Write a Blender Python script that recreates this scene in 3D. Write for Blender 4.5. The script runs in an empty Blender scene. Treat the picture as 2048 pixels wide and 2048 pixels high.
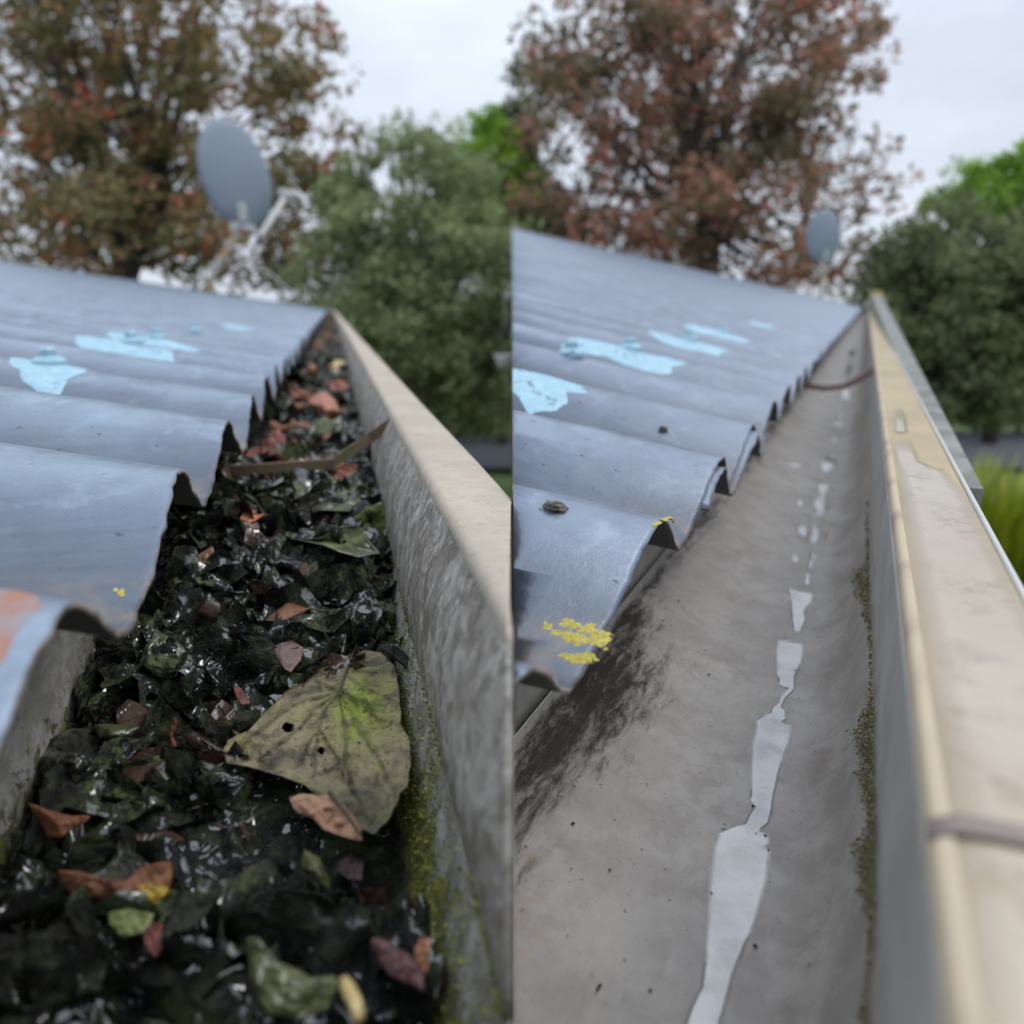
import bpy, bmesh, math, random
import numpy as np
from mathutils import Vector, noise, Matrix
random.seed(7)
S = bpy.context.scene
COL = S.collection
# ---------------------------------------------------------------- camera
F = 1442.0
TH = math.atan((1024 - 608) / F)
CT, ST = math.cos(TH), math.sin(TH)
cam = bpy.data.cameras.new('camera'); co = bpy.data.objects.new('camera', cam); COL.objects.link(co)
co.location = (0, 0, 0); co.rotation_euler = (math.pi / 2 - TH, 0, 0)
cam.sensor_width = 36; cam.lens = F / 2048 * 36
cam.clip_start = 0.002; cam.clip_end = 2000
cam.dof.use_dof = True; cam.dof.focus_distance = 0.165; cam.dof.aperture_fstop = 12.5
S.camera = co
# ---------------------------------------------------------------- light
SUN_EL, SUN_AZ = math.radians(52), math.radians(70)   # azimuth measured from +Y to +X
w = bpy.data.worlds.new('World'); S.world = w; w.use_nodes = True
nt = w.node_tree; nt.nodes.clear()
def N(t, ty, **kw):
    n = t.nodes.new(ty)
    for k, v in kw.items(): setattr(n, k, v)
    return n
sky = N(nt, 'ShaderNodeTexSky'); sky.sky_type = 'NISHITA'; sky.sun_disc = False
sky.sun_elevation = SUN_EL; sky.sun_rotation = SUN_AZ
sky.dust_density = 3; sky.air_density = 1
tc = N(nt, 'ShaderNodeTexCoord')
mp = N(nt, 'ShaderNodeMapping'); mp.inputs['Scale'].default_value = (1, 1, 2.6)
nt.links.new(tc.outputs['Generated'], mp.inputs[0])
cn = N(nt, 'ShaderNodeTexNoise'); cn.inputs['Scale'].default_value = 2.3; cn.inputs['Detail'].default_value = 6; cn.inputs['Roughness'].default_value = .55
nt.links.new(mp.outputs[0], cn.inputs['Vector'])
cr = N(nt, 'ShaderNodeValToRGB')
cr.color_ramp.elements[0].position = .33; cr.color_ramp.elements[0].color = (5.9, 6.5, 7.6, 1)
cr.color_ramp.elements[1].position = .66; cr.color_ramp.elements[1].color = (8.0, 8.7, 9.7, 1)
nt.links.new(cn.outputs['Fac'], cr.inputs[0])
mx = N(nt, 'ShaderNodeMix', data_type='RGBA'); mx.inputs[0].default_value = .90
sp_ = N(nt, 'ShaderNodeSeparateXYZ'); nt.links.new(tc.outputs['Generated'], sp_.inputs[0])
zm = N(nt, 'ShaderNodeMapRange'); nt.links.new(sp_.outputs[2], zm.inputs[0])     # an overcast sky is brighter overhead
for i_, v_ in enumerate((.25, 1.0, 1.08, 2.3)): zm.inputs[1 + i_].default_value = v_
vs = N(nt, 'ShaderNodeVectorMath', operation='SCALE'); nt.links.new(cr.outputs[0], vs.inputs[0]); nt.links.new(zm.outputs[0], vs.inputs['Scale'])
nt.links.new(sky.outputs[0], mx.inputs[6]); nt.links.new(vs.outputs[0], mx.inputs[7])
bg = N(nt, 'ShaderNodeBackground'); bg.inputs[1].default_value = .105
nt.links.new(mx.outputs[2], bg.inputs[0])
wo = N(nt, 'ShaderNodeOutputWorld'); nt.links.new(bg.outputs[0], wo.inputs[0])
sl = bpy.data.lights.new('sun', 'SUN'); sl.energy = .9; sl.angle = math.radians(20); sl.color = (1, .95, .88)
so = bpy.data.objects.new('sun', sl); COL.objects.link(so)
sd = Vector((math.sin(SUN_AZ) * math.cos(SUN_EL), math.cos(SUN_AZ) * math.cos(SUN_EL), math.sin(SUN_EL)))
so.rotation_euler = sd.to_track_quat('Z', 'Y').to_euler(); so.location = (3, 3, 6)
S.view_settings.view_transform = 'Standard'; S.view_settings.look = 'None'
S.view_settings.exposure = 0.0; S.view_settings.gamma = 1
S.render.engine = 'CYCLES'
# ---------------------------------------------------------------- geometry helpers
def ray(x, y):
    X = (x - 1024) / F; Y = (1024 - y) / F
    return np.array([X, CT + Y * ST, -ST + Y * CT])
def at(x, y, depth): return ray(x, y) * depth
def up2(x, y):  # a direction parallel to the image plane
    v = np.array([x, y * ST, y * CT]); return v / np.linalg.norm(v)
class Run:
    """one eave: d along the gutter, n sideways, z up"""
    def __init__(s, vx, vy):
        d = ray(vx, vy); s.d = d / np.linalg.norm(d)
        n = np.cross(s.d, [0, 0, 1]); s.n = n / np.linalg.norm(n); s.z = np.array([0, 0, 1.])
        s.M = np.linalg.inv(np.array([s.d, s.n, s.z]).T)
    def w(s, S_, a, b): return s.d * S_ + s.n * a + s.z * b
    def loc(s, p): return s.M @ p
    def on(s, x, y, b):
        q = s.M @ ray(x, y); return q * (b / q[2])
    def onf(s, x, y, f, b0):
        b = b0
        for _ in range(16):
            q = s.on(x, y, b); b = .5 * b + .5 * f(q[0], q[1])
        q = s.on(x, y, b); return q
LG = Run(662, 612); RG = Run(1735, 605)
SEAM = 0.0003
def mesh(name, V, Fc, mat=None, parent=None, smooth=True, side=0, cols=None, fcols=None):
    me = bpy.data.meshes.new(name)
    me.from_pydata([tuple(map(float, v)) for v in V], [], Fc); me.update()
    if cols is not None:
        ca = me.color_attributes.new('Col', 'FLOAT_COLOR', 'POINT')
        ca.data.foreach_set('color', np.array(cols, dtype=np.float32).ravel())
    if side:
        bm = bmesh.new(); bm.from_mesh(me)
        bmesh.ops.bisect_plane(bm, geom=bm.verts[:] + bm.edges[:] + bm.faces[:], plane_co=(side * SEAM, 0, 0), plane_no=(-side, 0, 0), clear_outer=True, dist=1e-7)
        bm.to_mesh(me); bm.free()
    if smooth:
        me.polygons.foreach_set('use_smooth', [True] * len(me.polygons))
    o = bpy.data.objects.new(name, me); COL.objects.link(o)
    if mat: me.materials.append(mat)
    if parent: o.parent = parent
    return o
def empty(name, loc=(0, 0, 0)):
    o = bpy.data.objects.new(name, None); COL.objects.link(o); o.location = loc; o.empty_display_size = .05
    return o
def tag(o, label=None, cat=None, group=None, kind=None):
    if label: o['label'] = label
    if cat: o['category'] = cat
    if group: o['group'] = group
    if kind: o['kind'] = kind
    return o
def grid_faces(nr, nc, off=0, flip=False):
    f = []
    for i in range(nr - 1):
        for j in range(nc - 1):
            a = off + i * nc + j
            q = (a, a + 1, a + nc + 1, a + nc)
            f.append(q[::-1] if flip else q)
    return f
class MB:
    def __init__(s): s.V = []; s.F = []
    def add(s, V, Fc):
        o = len(s.V); s.V += [tuple(v) for v in V]; s.F += [tuple(i + o for i in f) for f in Fc]
    def tube(s, pts, r, n=8, cap=True):
        pts = [Vector(p) for p in pts]
        rr = r if isinstance(r, (list, tuple)) else [r] * len(pts)
        V = []; Fc = []
        t0 = (pts[1] - pts[0]).normalized(); a = t0.orthogonal().normalized()
        for i, p in enumerate(pts):
            t = (pts[min(i + 1, len(pts) - 1)] - pts[max(i - 1, 0)]).normalized()
            a = (a - t * a.dot(t)).normalized(); b = t.cross(a)
            for k in range(n):
                an = 2 * math.pi * k / n
                V.append(p + a * (math.cos(an) * rr[i]) + b * (math.sin(an) * rr[i]))
        for i in range(len(pts) - 1):
            for k in range(n):
                Fc.append((i * n + k, i * n + (k + 1) % n, (i + 1) * n + (k + 1) % n, (i + 1) * n + k))
        if cap:
            Fc.append(tuple(range(n))[::-1]); Fc.append(tuple((len(pts) - 1) * n + k for k in range(n)))
        s.add(V, Fc)
    def box(s, c, ax, ay, az):
        c = Vector(c); ax, ay, az = Vector(ax), Vector(ay), Vector(az)
        V = [c + ax * i + ay * j + az * k for i in (-1, 1) for j in (-1, 1) for k in (-1, 1)]
        s.add(V, [(0, 1, 3, 2), (4, 6, 7, 5), (0, 4, 5, 1), (2, 3, 7, 6), (0, 2, 6, 4), (1, 5, 7, 3)])
    def build(s, name, mat, parent=None, smooth=True, side=0):
        return mesh(name, s.V, s.F, mat, parent, smooth, side)
def bevel(o, wd, seg=2):
    m = o.modifiers.new('bevel', 'BEVEL'); m.width = wd; m.segments = seg; m.limit_method = 'ANGLE'; return o
def solid(o, t, off=0):
    m = o.modifiers.new('solid', 'SOLIDIFY'); m.thickness = t; m.offset = off; return o
def fbm(x, y, z=0., o=4, g=2.0, h=.5):
    v = 0; a = 1; t = 0
    for _ in range(o):
        v += a * noise.noise((x, y, z)); t += a; a *= h; x *= g; y *= g; z = z * g + 3.1
    return v / t
def ridge(x, y, z=0., o=4):
    v = 0; a = 1; t = 0
    for _ in range(o):
        v += a * (1 - 2.2 * abs(noise.noise((x, y, z)))); t += a; a *= .5; x *= 2.1; y *= 2.1; z = z * 2 + 5.3
    return v / t
# ---------------------------------------------------------------- material helpers
class MT:
    def __init__(s, name, rough=.6, spec=.5):
        s.m = bpy.data.materials.new(name); s.m.use_nodes = True; s.t = s.m.node_tree
        s.b = s.t.nodes['Principled BSDF']; s.b.inputs['Roughness'].default_value = rough
        s.b.inputs['Specular IOR Level'].default_value = spec
        s.tc = N(s.t, 'ShaderNodeTexCoord'); s.P = s.tc.outputs['Object']
        s.color = None
    def lk(s, a, b): s.t.links.new(a, b)
    def map(s, axes, scale):
        """coordinates along the given three axes, scaled"""
        c = N(s.t, 'ShaderNodeCombineXYZ')
        for i, ax in enumerate(axes):
            d = N(s.t, 'ShaderNodeVectorMath', operation='DOT_PRODUCT'); s.lk(s.P, d.inputs[0])
            d.inputs[1].default_value = tuple(float(v) * scale[i] for v in ax); s.lk(d.outputs['Value'], c.inputs[i])
        return c.outputs[0]
    def noise(s, scale, detail=4, rough=.55, vec=None, dist=0):
        n = N(s.t, 'ShaderNodeTexNoise'); n.inputs['Scale'].default_value = scale; n.inputs['Detail'].default_value = detail
        n.inputs['Roughness'].default_value = rough; n.inputs['Distortion'].default_value = dist
        s.lk(vec or s.P, n.inputs['Vector']); return n.outputs['Fac']
    def step(s, f, a, b, x=0, y=1):
        n = N(s.t, 'ShaderNodeMapRange'); n.interpolation_type = 'SMOOTHSTEP'
        s.lk(f, n.inputs[0])
        for i, v in enumerate((a, b, x, y)): n.inputs[1 + i].default_value = v
        return n.outputs[0]
    def math(s, op, a, b):
        n = N(s.t, 'ShaderNodeMath', operation=op)
        for i, v in enumerate((a, b)):
            if isinstance(v, (int, float)): n.inputs[i].default_value = v
            else: s.lk(v, n.inputs[i])
        return n.outputs[0]
    def rgb(s, c):
        n = N(s.t, 'ShaderNodeRGB'); n.outputs[0].default_value = (*c, 1); return n.outputs[0]
    def mix(s, f, a, b, mode='MIX'):
        n = N(s.t, 'ShaderNodeMix', data_type='RGBA'); n.blend_type = mode
        if isinstance(f, (int, float)): n.inputs[0].default_value = f
        else: s.lk(f, n.inputs[0])
        for i, v in ((6, a), (7, b)):
            if isinstance(v, tuple): n.inputs[i].default_value = (*v, 1)
            else: s.lk(v, n.inputs[i])
        return n.outputs[2]
    def attr(s, ch=None):
        n = N(s.t, 'ShaderNodeAttribute'); n.attribute_name = 'Col'
        if ch is None: return n.outputs['Color']
        q = N(s.t, 'ShaderNodeSeparateColor'); s.lk(n.outputs['Color'], q.inputs[0]); return q.outputs[ch]
    def island(s):
        return N(s.t, 'ShaderNodeNewGeometry').outputs['Random Per Island']
    def ramp(s, f, stops):
        n = N(s.t, 'ShaderNodeValToRGB'); e = n.color_ramp.elements
        while len(e) < len(stops): e.new(.5)
        for i, (p, c) in enumerate(stops): e[i].position = p; e[i].color = (*c, 1)
        s.lk(f, n.inputs[0]); return n.outputs[0]
    def base(s, c): 
        if isinstance(c, tuple): s.b.inputs['Base Color'].default_value = (*c, 1)
        else: s.lk(c, s.b.inputs['Base Color'])
        return s
    def rough(s, f): s.lk(f, s.b.inputs['Roughness']); return s
    def bump(s, f, dist, strength=1):
        n = N(s.t, 'ShaderNodeBump'); n.inputs['Distance'].default_value = dist; n.inputs['Strength'].default_value = strength
        s.lk(f, n.inputs['Height']); s.lk(n.outputs[0], s.b.inputs['Normal']); return s

# ================================================================ MATERIALS
def roof_mat(name, d, u, base, light, seed):
    m = MT(name, .42, .5)
    st = m.map((d, u, (0, 0, 1)), (1, .12, 1))
    big = m.noise(14 + seed, 5, .6); mid = m.noise(70, 6, .65, dist=.6); fine = m.noise(1400, 3, .7)
    streak = m.noise(230, 5, .65, vec=st)
    c = m.mix(m.step(big, .35, .68), base, light)
    c = m.mix(m.step(mid, .5, .68, 0, .55), c, tuple(v * 1.35 + .03 for v in light))
    c = m.mix(m.step(streak, .5, .75, 0, .35), c, tuple(v * .72 for v in base))
    c = m.mix(m.step(fine, .56, .72, 0, .45), c, tuple(v * .6 for v in base))
    sp = m.noise(420, 1, .4)
    c = m.mix(m.step(sp, .74, .78, 0, .8), c, (.04, .04, .04))
    c = m.mix(m.math('MULTIPLY', m.attr(1), m.step(m.noise(55, 5, .65, vec=st), .25, .75, .55, 1.0)), c, tuple(v * .40 for v in base))  # corrugation shade painted into the colour: valleys darkened
    c = m.mix(m.math('MULTIPLY', m.attr(2), m.step(m.noise(90, 5, .65), .3, .7, .1, .5)), c, tuple(v * 1.25 + .02 for v in light))  # crests painted lighter, like ridges catching the sky
    # grime that gathers at the sheet's lower edge (vertex mask)
    g = m.math('MULTIPLY', m.attr(0), m.step(m.noise(170, 5, .7), .36, .6))
    c = m.mix(g, c, (.20, .17, .14))
    m.base(c); m.b.inputs['Metallic'].default_value = .45; m.rough(m.step(mid, .3, .7, .30, .46))
    m.bump(m.math('ADD', m.math('MULTIPLY', fine, .5), m.noise(300, 3, .6)), .00025, .55)
    return m.m
UPL = up2(-1, .150); UPR = up2(-1, .225)
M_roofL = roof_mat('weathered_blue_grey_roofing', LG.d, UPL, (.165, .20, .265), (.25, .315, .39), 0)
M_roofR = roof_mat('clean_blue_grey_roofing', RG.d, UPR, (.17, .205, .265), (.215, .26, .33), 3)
m = MT('underside_metal', .7); m.base(m.mix(m.noise(60), (.05, .05, .055), (.09, .085, .08))); M_under = m.m
m = MT('edge_metal', .5); m.base(m.mix(m.step(m.noise(200, 4), .4, .6), (.10, .09, .08), (.32, .28, .24))); M_edge = m.m
m = MT('cyan_touch_up_paint', .4); m.base(m.mix(m.step(m.noise(220, 5, .7), .45, .7), (.27, .45, .545), (.37, .55, .635))); m.bump(m.noise(500, 4), .0002, .5); m.lk(m.step(m.noise(160, 6, .7), .34, .42, .35, 1), m.b.inputs['Alpha']); M_cyan = m.m
m = MT('rust', .85); m.base(m.mix(m.step(m.noise(160, 5, .7), .4, .6), (.33, .15, .095), (.24, .24, .26))); M_rust = m.m
m = MT('yellow_lichen', .9); m.base(m.mix(m.noise(900, 3), (.42, .35, .06), (.62, .54, .15))); m.bump(m.noise(1800, 3), .0003, .8); M_lichen = m.m
# dirty gutter (left) : Col r = moss, g = brown film, b = scratches
def gutter_dirty():
    m = MT('dirty_gutter_metal', .62, .4)
    st = m.map((LG.d, LG.n, (0, 0, 1)), (1, .75, .75))
    scr = m.noise(300, 8, .78, vec=st, dist=.3); big = m.noise(45, 5, .6)
    c = m.mix(m.step(big, .35, .65), (.36, .345, .31), (.47, .455, .415))
    pt_ = m.step(m.noise(70, 6, .7, vec=st), .42, .60)
    c = m.mix(m.math('MULTIPLY', m.attr(2), m.math('MULTIPLY', pt_, .7)), c, (.20, .17, .15))
    c = m.mix(m.math('MULTIPLY', m.attr(2), m.step(m.noise(240, 7, .72, vec=st, dist=.5), .46, .58, 0, .85)), c, (.12, .10, .088))
    c = m.mix(m.math('MULTIPLY', m.attr(2), m.step(m.noise(420, 6, .7, vec=st, dist=.3), .54, .64, 0, .8)), c, (.56, .54, .50))
    c = m.mix(m.math('MULTIPLY', m.attr(1), m.step(m.noise(140, 6, .7), .38, .58)), c, (.15, .14, .10))
    c = m.mix(m.step(m.noise(600, 4, .7), .60, .68, 0, .75), c, (.09, .085, .06))
    ms = m.noise(230, 7, .75, dist=.4)
    mf = m.step(m.math('ADD', m.attr(0), m.math('MULTIPLY', m.math('SUBTRACT', ms, .5), 1.8)), .42, .56)
    mc = m.ramp(m.noise(420, 5, .7), [(.3, (.045, .042, .018)), (.5, (.12, .12, .03)), (.66, (.33, .35, .06))])
    c = m.mix(mf, c, mc)
    m.base(c); m.bump(m.math('ADD', m.math('MULTIPLY', mf, 1.0), m.math('MULTIPLY', scr, .5)), .0006, .7)
    return m.m
M_gutL = gutter_dirty()
m = MT('worn_cream_lip', .6, .35)
st = m.map((LG.d, LG.n, (0, 0, 1)), (1, .6, 1))
c = m.mix(m.step(m.noise(40, 5, .6), .35, .65), (.47, .40, .31), (.39, .34, .27))
c = m.mix(m.step(m.noise(150, 7, .75, vec=st), .40, .72, 0, .6), c, (.33, .29, .235))
c = m.mix(m.step(m.noise(900, 3, .7), .58, .70, 0, .6), c, (.17, .14, .11))
m.base(c); m.bump(m.noise(500, 5, .7), .0004, .6); M_lipL = m.m
# clean gutter (right) : Col r = mouldy black plus painted eave shade, darker at the crease, g = brown film, b = wetness
def gutter_clean():
    m = MT('washed_gutter_metal', .5, .5)
    st = m.map((RG.d, RG.n, (0, 0, 1)), (.25, 1, 1))
    c = m.mix(m.step(m.noise(30, 5, .6), .3, .7), (.275, .25, .225), (.36, .335, .305))
    c = m.mix(m.step(m.noise(110, 6, .7, dist=.5), .46, .68, 0, .6), c, (.225, .20, .18))
    c = m.mix(m.math('MULTIPLY', m.attr(1), m.step(m.noise(85, 6, .7), .42, .62)), c, (.215, .185, .165))
    c = m.mix(m.step(m.noise(330, 6, .72, vec=st), .56, .7, 0, .45), c, (.37, .365, .35))
    k = m.noise(300, 8, .8, vec=st, dist=.5)
    mf = m.step(m.math('ADD', m.attr(0), m.math('MULTIPLY', m.math('SUBTRACT', k, .5), 2.6)), .22, 1.0)
    c = m.mix(m.math('MULTIPLY', mf, .93), c, (.028, .024, .021))
    v = m.noise(620, 2, .5)
    c = m.mix(m.step(v, .715, .75, 0, .9), c, (.05, .04, .035))
    v2 = m.noise(1700, 2, .5)
    c = m.mix(m.step(v2, .68, .74, 0, .8), c, (.10, .08, .07))
    o = m.math('MULTIPLY', m.attr(2), m.step(m.noise(260, 5, .7), .5, .62))
    c = m.mix(o, c, (.30, .17, .05))
    m.base(c); m.rough(m.math('ADD', m.step(m.noise(60, 4), .3, .7, .42, .62), m.math('MULTIPLY', mf, .35))); m.lk(m.math('MULTIPLY', m.math('SUBTRACT', 1.0, mf), .5), m.b.inputs['Specular IOR Level'])
    m.bump(m.noise(380, 5, .6), .00018, .5)
    return m.m
M_gutR = gutter_clean()
m = MT('grey_lip_face', .55); c = m.mix(m.step(m.noise(60, 5), .3, .7), (.27, .262, .245), (.36, .35, .33))
c = m.mix(m.step(m.noise(420, 5, .7), .55, .68, 0, .6), c, (.24, .22, .2)); m.base(c); m.bump(m.noise(500, 4), .0003, .5); M_faceR = m.m
m = MT('cream_gloss_lip', .30, .25)
c = m.mix(m.step(m.noise(20, 4), .35, .65), (.34, .27, .165), (.41, .33, .205))
c = m.mix(m.step(m.noise(75, 5, .6), .55, .75, 0, .35), c, (.42, .33, .25))
m.base(c); m.b.inputs['Roughness'].default_value = .6; m.bump(m.noise(120, 4, .6), .0002, .3); M_lipR = m.m
m = MT('ochre_lip_roll', .45); m.base(m.mix(m.step(m.noise(70, 5), .45, .7), (.50, .41, .28), (.36, .27, .20))); M_rollR = m.m
m = MT('pale_rim', .35); m.base(m.mix(m.noise(80), (.46, .45, .42), (.56, .55, .52))); M_rim = m.m
m = MT('grey_timber', .8); m.base(m.mix(m.step(m.noise(50, 6, .7), .35, .65), (.13, .135, .12), (.25, .25, .23))); M_timber = m.m
m = MT('ochre_cap', .6); m.base(m.mix(m.noise(60), (.55, .38, .12), (.45, .33, .16))); M_ochre = m.m
m = MT('water_film', .05, 1.0); m.lk(m.math('MULTIPLY', m.step(m.attr(0), .05, .8), m.step(m.noise(130, 5, .6), .25, .6, .62, .9)), m.b.inputs['Alpha']); c = m.mix(m.step(m.noise(150, 6, .7), .4, .7), (.33, .32, .295), (.38, .37, .345))
c = m.mix(m.step(m.noise(620, 3, .6), .66, .72, 0, .6), c, (.2, .17, .14)); m.base(c)
m.b.inputs['IOR'].default_value = 1.9; m.b.inputs['Coat Weight'].default_value = .8; m.b.inputs['Coat Roughness'].default_value = .03; M_water = m.m
m = MT('rusty_strap', .75); c = m.mix(m.step(m.noise(260, 5, .7), .4, .62), (.17, .09, .065), (.10, .10, .04)); m.base(c); m.bump(m.noise(700, 4), .0003, .7); M_strapL = m.m
m = MT('brown_strap', .6); m.base(m.mix(m.noise(200, 5), (.16, .085, .07), (.22, .13, .11))); M_strapR = m.m
m = MT('grey_bracket', .6); m.base(m.mix(m.noise(200, 5), (.20, .16, .14), (.27, .22, .185))); M_brk = m.m
m = MT('wet_mulch', .2, .6)
nb = m.noise(90, 6, .7, dist=.5)
c = m.ramp(nb, [(.30, (.006, .006, .006)), (.50, (.010, .011, .008)), (.60, (.030, .042, .016)), (.72, (.085, .115, .040))])
gm = m.math('MULTIPLY', m.step(m.noise(38, 4, .6), .50, .60), m.step(m.noise(420, 5, .7), .42, .62))
c = m.mix(m.math('MULTIPLY', gm, .8), c, (.12, .145, .055))
c = m.mix(m.step(m.island(), .88, .92, 0, .8), c, (.09, .045, .028))
m.base(c)
v1 = m.noise(150, 3, .5, dist=2.2); ln = m.math('ABSOLUTE', m.math('SUBTRACT', v1, .5), 0)
wet = m.math('MAXIMUM', m.step(ln, .050, .020), m.step(m.noise(62, 3, .5, dist=1.0), .57, .61))
wet = m.math('MULTIPLY', wet, m.step(m.noise(24, 3, .5), .38, .50, .15, 1))
m.b.inputs['Roughness'].default_value = .6; m.b.inputs['Specular IOR Level'].default_value = .25
m.lk(wet, m.b.inputs['Coat Weight']); m.b.inputs['Coat IOR'].default_value = 1.95; m.b.inputs['Coat Roughness'].default_value = .11
m.bump(m.math('ADD', m.math('MULTIPLY', m.noise(420, 4, .6, dist=2.0), .4), m.noise(140, 2, dist=1.0)), .0022, .9); M_mulch = m.m
def leafmat(name, stops, rough=.6, sc=160, spot=.75, bumpd=.0007):
    m = MT(name, rough, .35)
    if name.startswith(('black', 'olive')):
        m.lk(m.step(m.noise(70, 3, .5, dist=1.2), .48, .58, 0, .9), m.b.inputs['Coat Weight']); m.b.inputs['Coat IOR'].default_value = 2.0; m.b.inputs['Coat Roughness'].default_value = .06; m.b.inputs['Roughness'].default_value = .7
    c = m.ramp(m.noise(sc, 6, .68, dist=.4), stops)
    c = m.mix(m.step(m.noise(sc * 7, 3, .6), .60, .68, 0, spot), c, tuple(v * .3 for v in stops[0][1]))
    c = m.mix(1.0, c, m.attr(), 'MULTIPLY')
    m.base(c); m.bump(m.noise(sc * 3, 6, .7), bumpd, .8); return m.m
M_big = leafmat('algae_leaf', [(.34, (.06, .06, .045)), (.43, (.15, .12, .075)), (.50, (.25, .20, .12)), (.58, (.30, .245, .145)), (.66, (.20, .21, .06))], .62, 150, .9, .0009)
M_tan = leafmat('tan_leaf', [(.3, (.14, .075, .045)), (.5, (.37, .21, .13)), (.7, (.48, .30, .19))])
M_brown = leafmat('brown_leaf', [(.3, (.07, .03, .02)), (.5, (.20, .085, .045)), (.7, (.33, .15, .07))], .5)
M_orange = leafmat('orange_leaf', [(.3, (.17, .07, .05)), (.5, (.34, .135, .085)), (.7, (.46, .24, .12))], .5)
M_red = leafmat('dark_red_leaf', [(.3, (.08, .03, .025)), (.5, (.19, .065, .05)), (.7, (.30, .13, .09))], .45)
M_olive = leafmat('olive_leaf', [(.3, (.02, .025, .012)), (.5, (.07, .08, .035)), (.7, (.16, .17, .075))], .4)
M_dark0 = leafmat('black_wet_leaf', [(.3, (.008, .008, .007)), (.5, (.022, .024, .014)), (.7, (.055, .065, .03))], .16, 120, .5, .0012)
M_dark = M_dark0; pass
M_pink = leafmat('pinkish_leaf', [(.3, (.07, .045, .04)), (.5, (.21, .135, .12)), (.7, (.34, .23, .20))], .35)
M_green = leafmat('pale_green_leaf', [(.3, (.12, .14, .05)), (.5, (.22, .25, .09)), (.7, (.34, .35, .20))], .4)
M_yellow = leafmat('yellow_leaf', [(.3, (.35, .24, .08)), (.5, (.55, .42, .18)), (.7, (.65, .56, .33))], .5)
m = MT('stalk', .6); m.base(m.mix(m.noise(300), (.05, .035, .025), (.13, .09, .06))); M_stalk = m.m
m = MT('dried_moss', .9); m.base(m.ramp(m.island(), [(0, (.06, .05, .02)), (.4, (.15, .13, .05)), (.8, (.27, .24, .12)), (1, (.33, .27, .2))])); M_moss = m.m
m = MT('black_grit', .7); m.base((.02, .018, .016)); M_grit = m.m
m = MT('bark', .9); m.base(m.mix(m.step(m.noise(9, 6, .7), .35, .65), (.035, .03, .025), (.10, .09, .075))); m.bump(m.noise(30, 6, .7), .02, .8); M_bark = m.m
def foliage(name, stops, clump=1.1, tr=.35):
    m = MT(name, .55, .3)
    c = m.ramp(m.math('ADD', m.math('MULTIPLY', m.island(), .5), m.math('MULTIPLY', m.step(m.noise(clump, 3, .6), .3, .7), .5)), stops)
    m.base(c)
    tr_ = N(m.t, 'ShaderNodeBsdfTranslucent'); m.lk(c, tr_.inputs[0])
    ms = N(m.t, 'ShaderNodeMixShader'); ms.inputs[0].default_value = tr
    m.lk(m.b.outputs[0], ms.inputs[1]); m.lk(tr_.outputs[0], ms.inputs[2])
    m.lk(ms.outputs[0], m.t.nodes['Material Output'].inputs[0]); return m.m
M_fa = foliage('autumn_foliage', [(.1, (.13, .15, .06)), (.42, (.25, .22, .10)), (.66, (.36, .25, .13)), (.82, (.44, .19, .10)), (.95, (.75, .20, .14))])
M_fr = foliage('russet_foliage', [(.1, (.12, .125, .065)), (.38, (.24, .20, .115)), (.62, (.42, .24, .165)), (.85, (.58, .25, .19))], .9)
M_fg = foliage('grey_green_foliage', [(.1, (.15, .18, .085)), (.5, (.28, .34, .16)), (.9, (.42, .48, .24))], 1.6)
M_fd = foliage('dark_green_foliage', [(.1, (.095, .115, .06)), (.5, (.175, .21, .10)), (.9, (.27, .33, .155))], 1.6)
M_fb = foliage('bright_green_foliage', [(.1, (.14, .25, .03)), (.5, (.27, .44, .05)), (.9, (.40, .58, .09))], 1.8)
m = MT('grass', .9); c = m.mix(m.step(m.noise(.8, 6, .7), .35, .65), (.05, .09, .02), (.10, .15, .035)); m.base(c); M_grass = m.m
m = MT('asphalt', .8); m.base(m.mix(m.noise(3, 5), (.045, .05, .06), (.07, .075, .09))); M_asph = m.m
m = MT('dish_paint', .7); m.base(m.mix(m.noise(2, 4), (.19, .23, .29), (.24, .28, .34))); M_dish = m.m
m = MT('galvanised', .5); m.base(m.mix(m.noise(9, 4), (.48, .49, .46), (.62, .62, .58))); M_galv = m.m
m = MT('rusty_pole', .7); m.base(m.mix(m.step(m.noise(5, 4), .4, .6), (.42, .40, .36), (.40, .27, .12))); M_rpole = m.m
m = MT('off_white_render', .8); m.base(m.mix(m.noise(2, 5), (.42, .41, .38), (.5, .49, .46))); M_wall = m.m
m = MT('white_plastic', .4); m.base(m.mix(m.noise(8), (.75, .76, .78), (.8, .8, .8))); M_white = m.m
m = MT('faded_grey_wood', .8); m.base(m.mix(m.noise(6, 5), (.22, .23, .23), (.34, .34, .33))); M_fwood = m.m

# ================================================================ SETTING
GZ = -2.55
gv = []; ng = 60
for i in range(ng + 1):
    for j in range(ng + 1):
        x = (i / ng - .5) * 2; y = (j / ng - .5) * 2
        X = x * abs(x) * 400; Y = y * abs(y) * 400
        gv.append((X, Y, GZ + .05 * fbm(X * .2, Y * .2)))
gr = mesh('ground', gv, grid_faces(ng + 1, ng + 1, flip=True), M_grass); tag(gr, kind='structure')
# far driveway seen beyond the gutter
mb = MB()
mb.box((2, 12.6, GZ + .075), (22, 0, 0), (0, 1.6, 0), (0, 0, .03))
dr = mb.build('driveway', M_asph, None, False); tag(dr, kind='structure')

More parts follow.
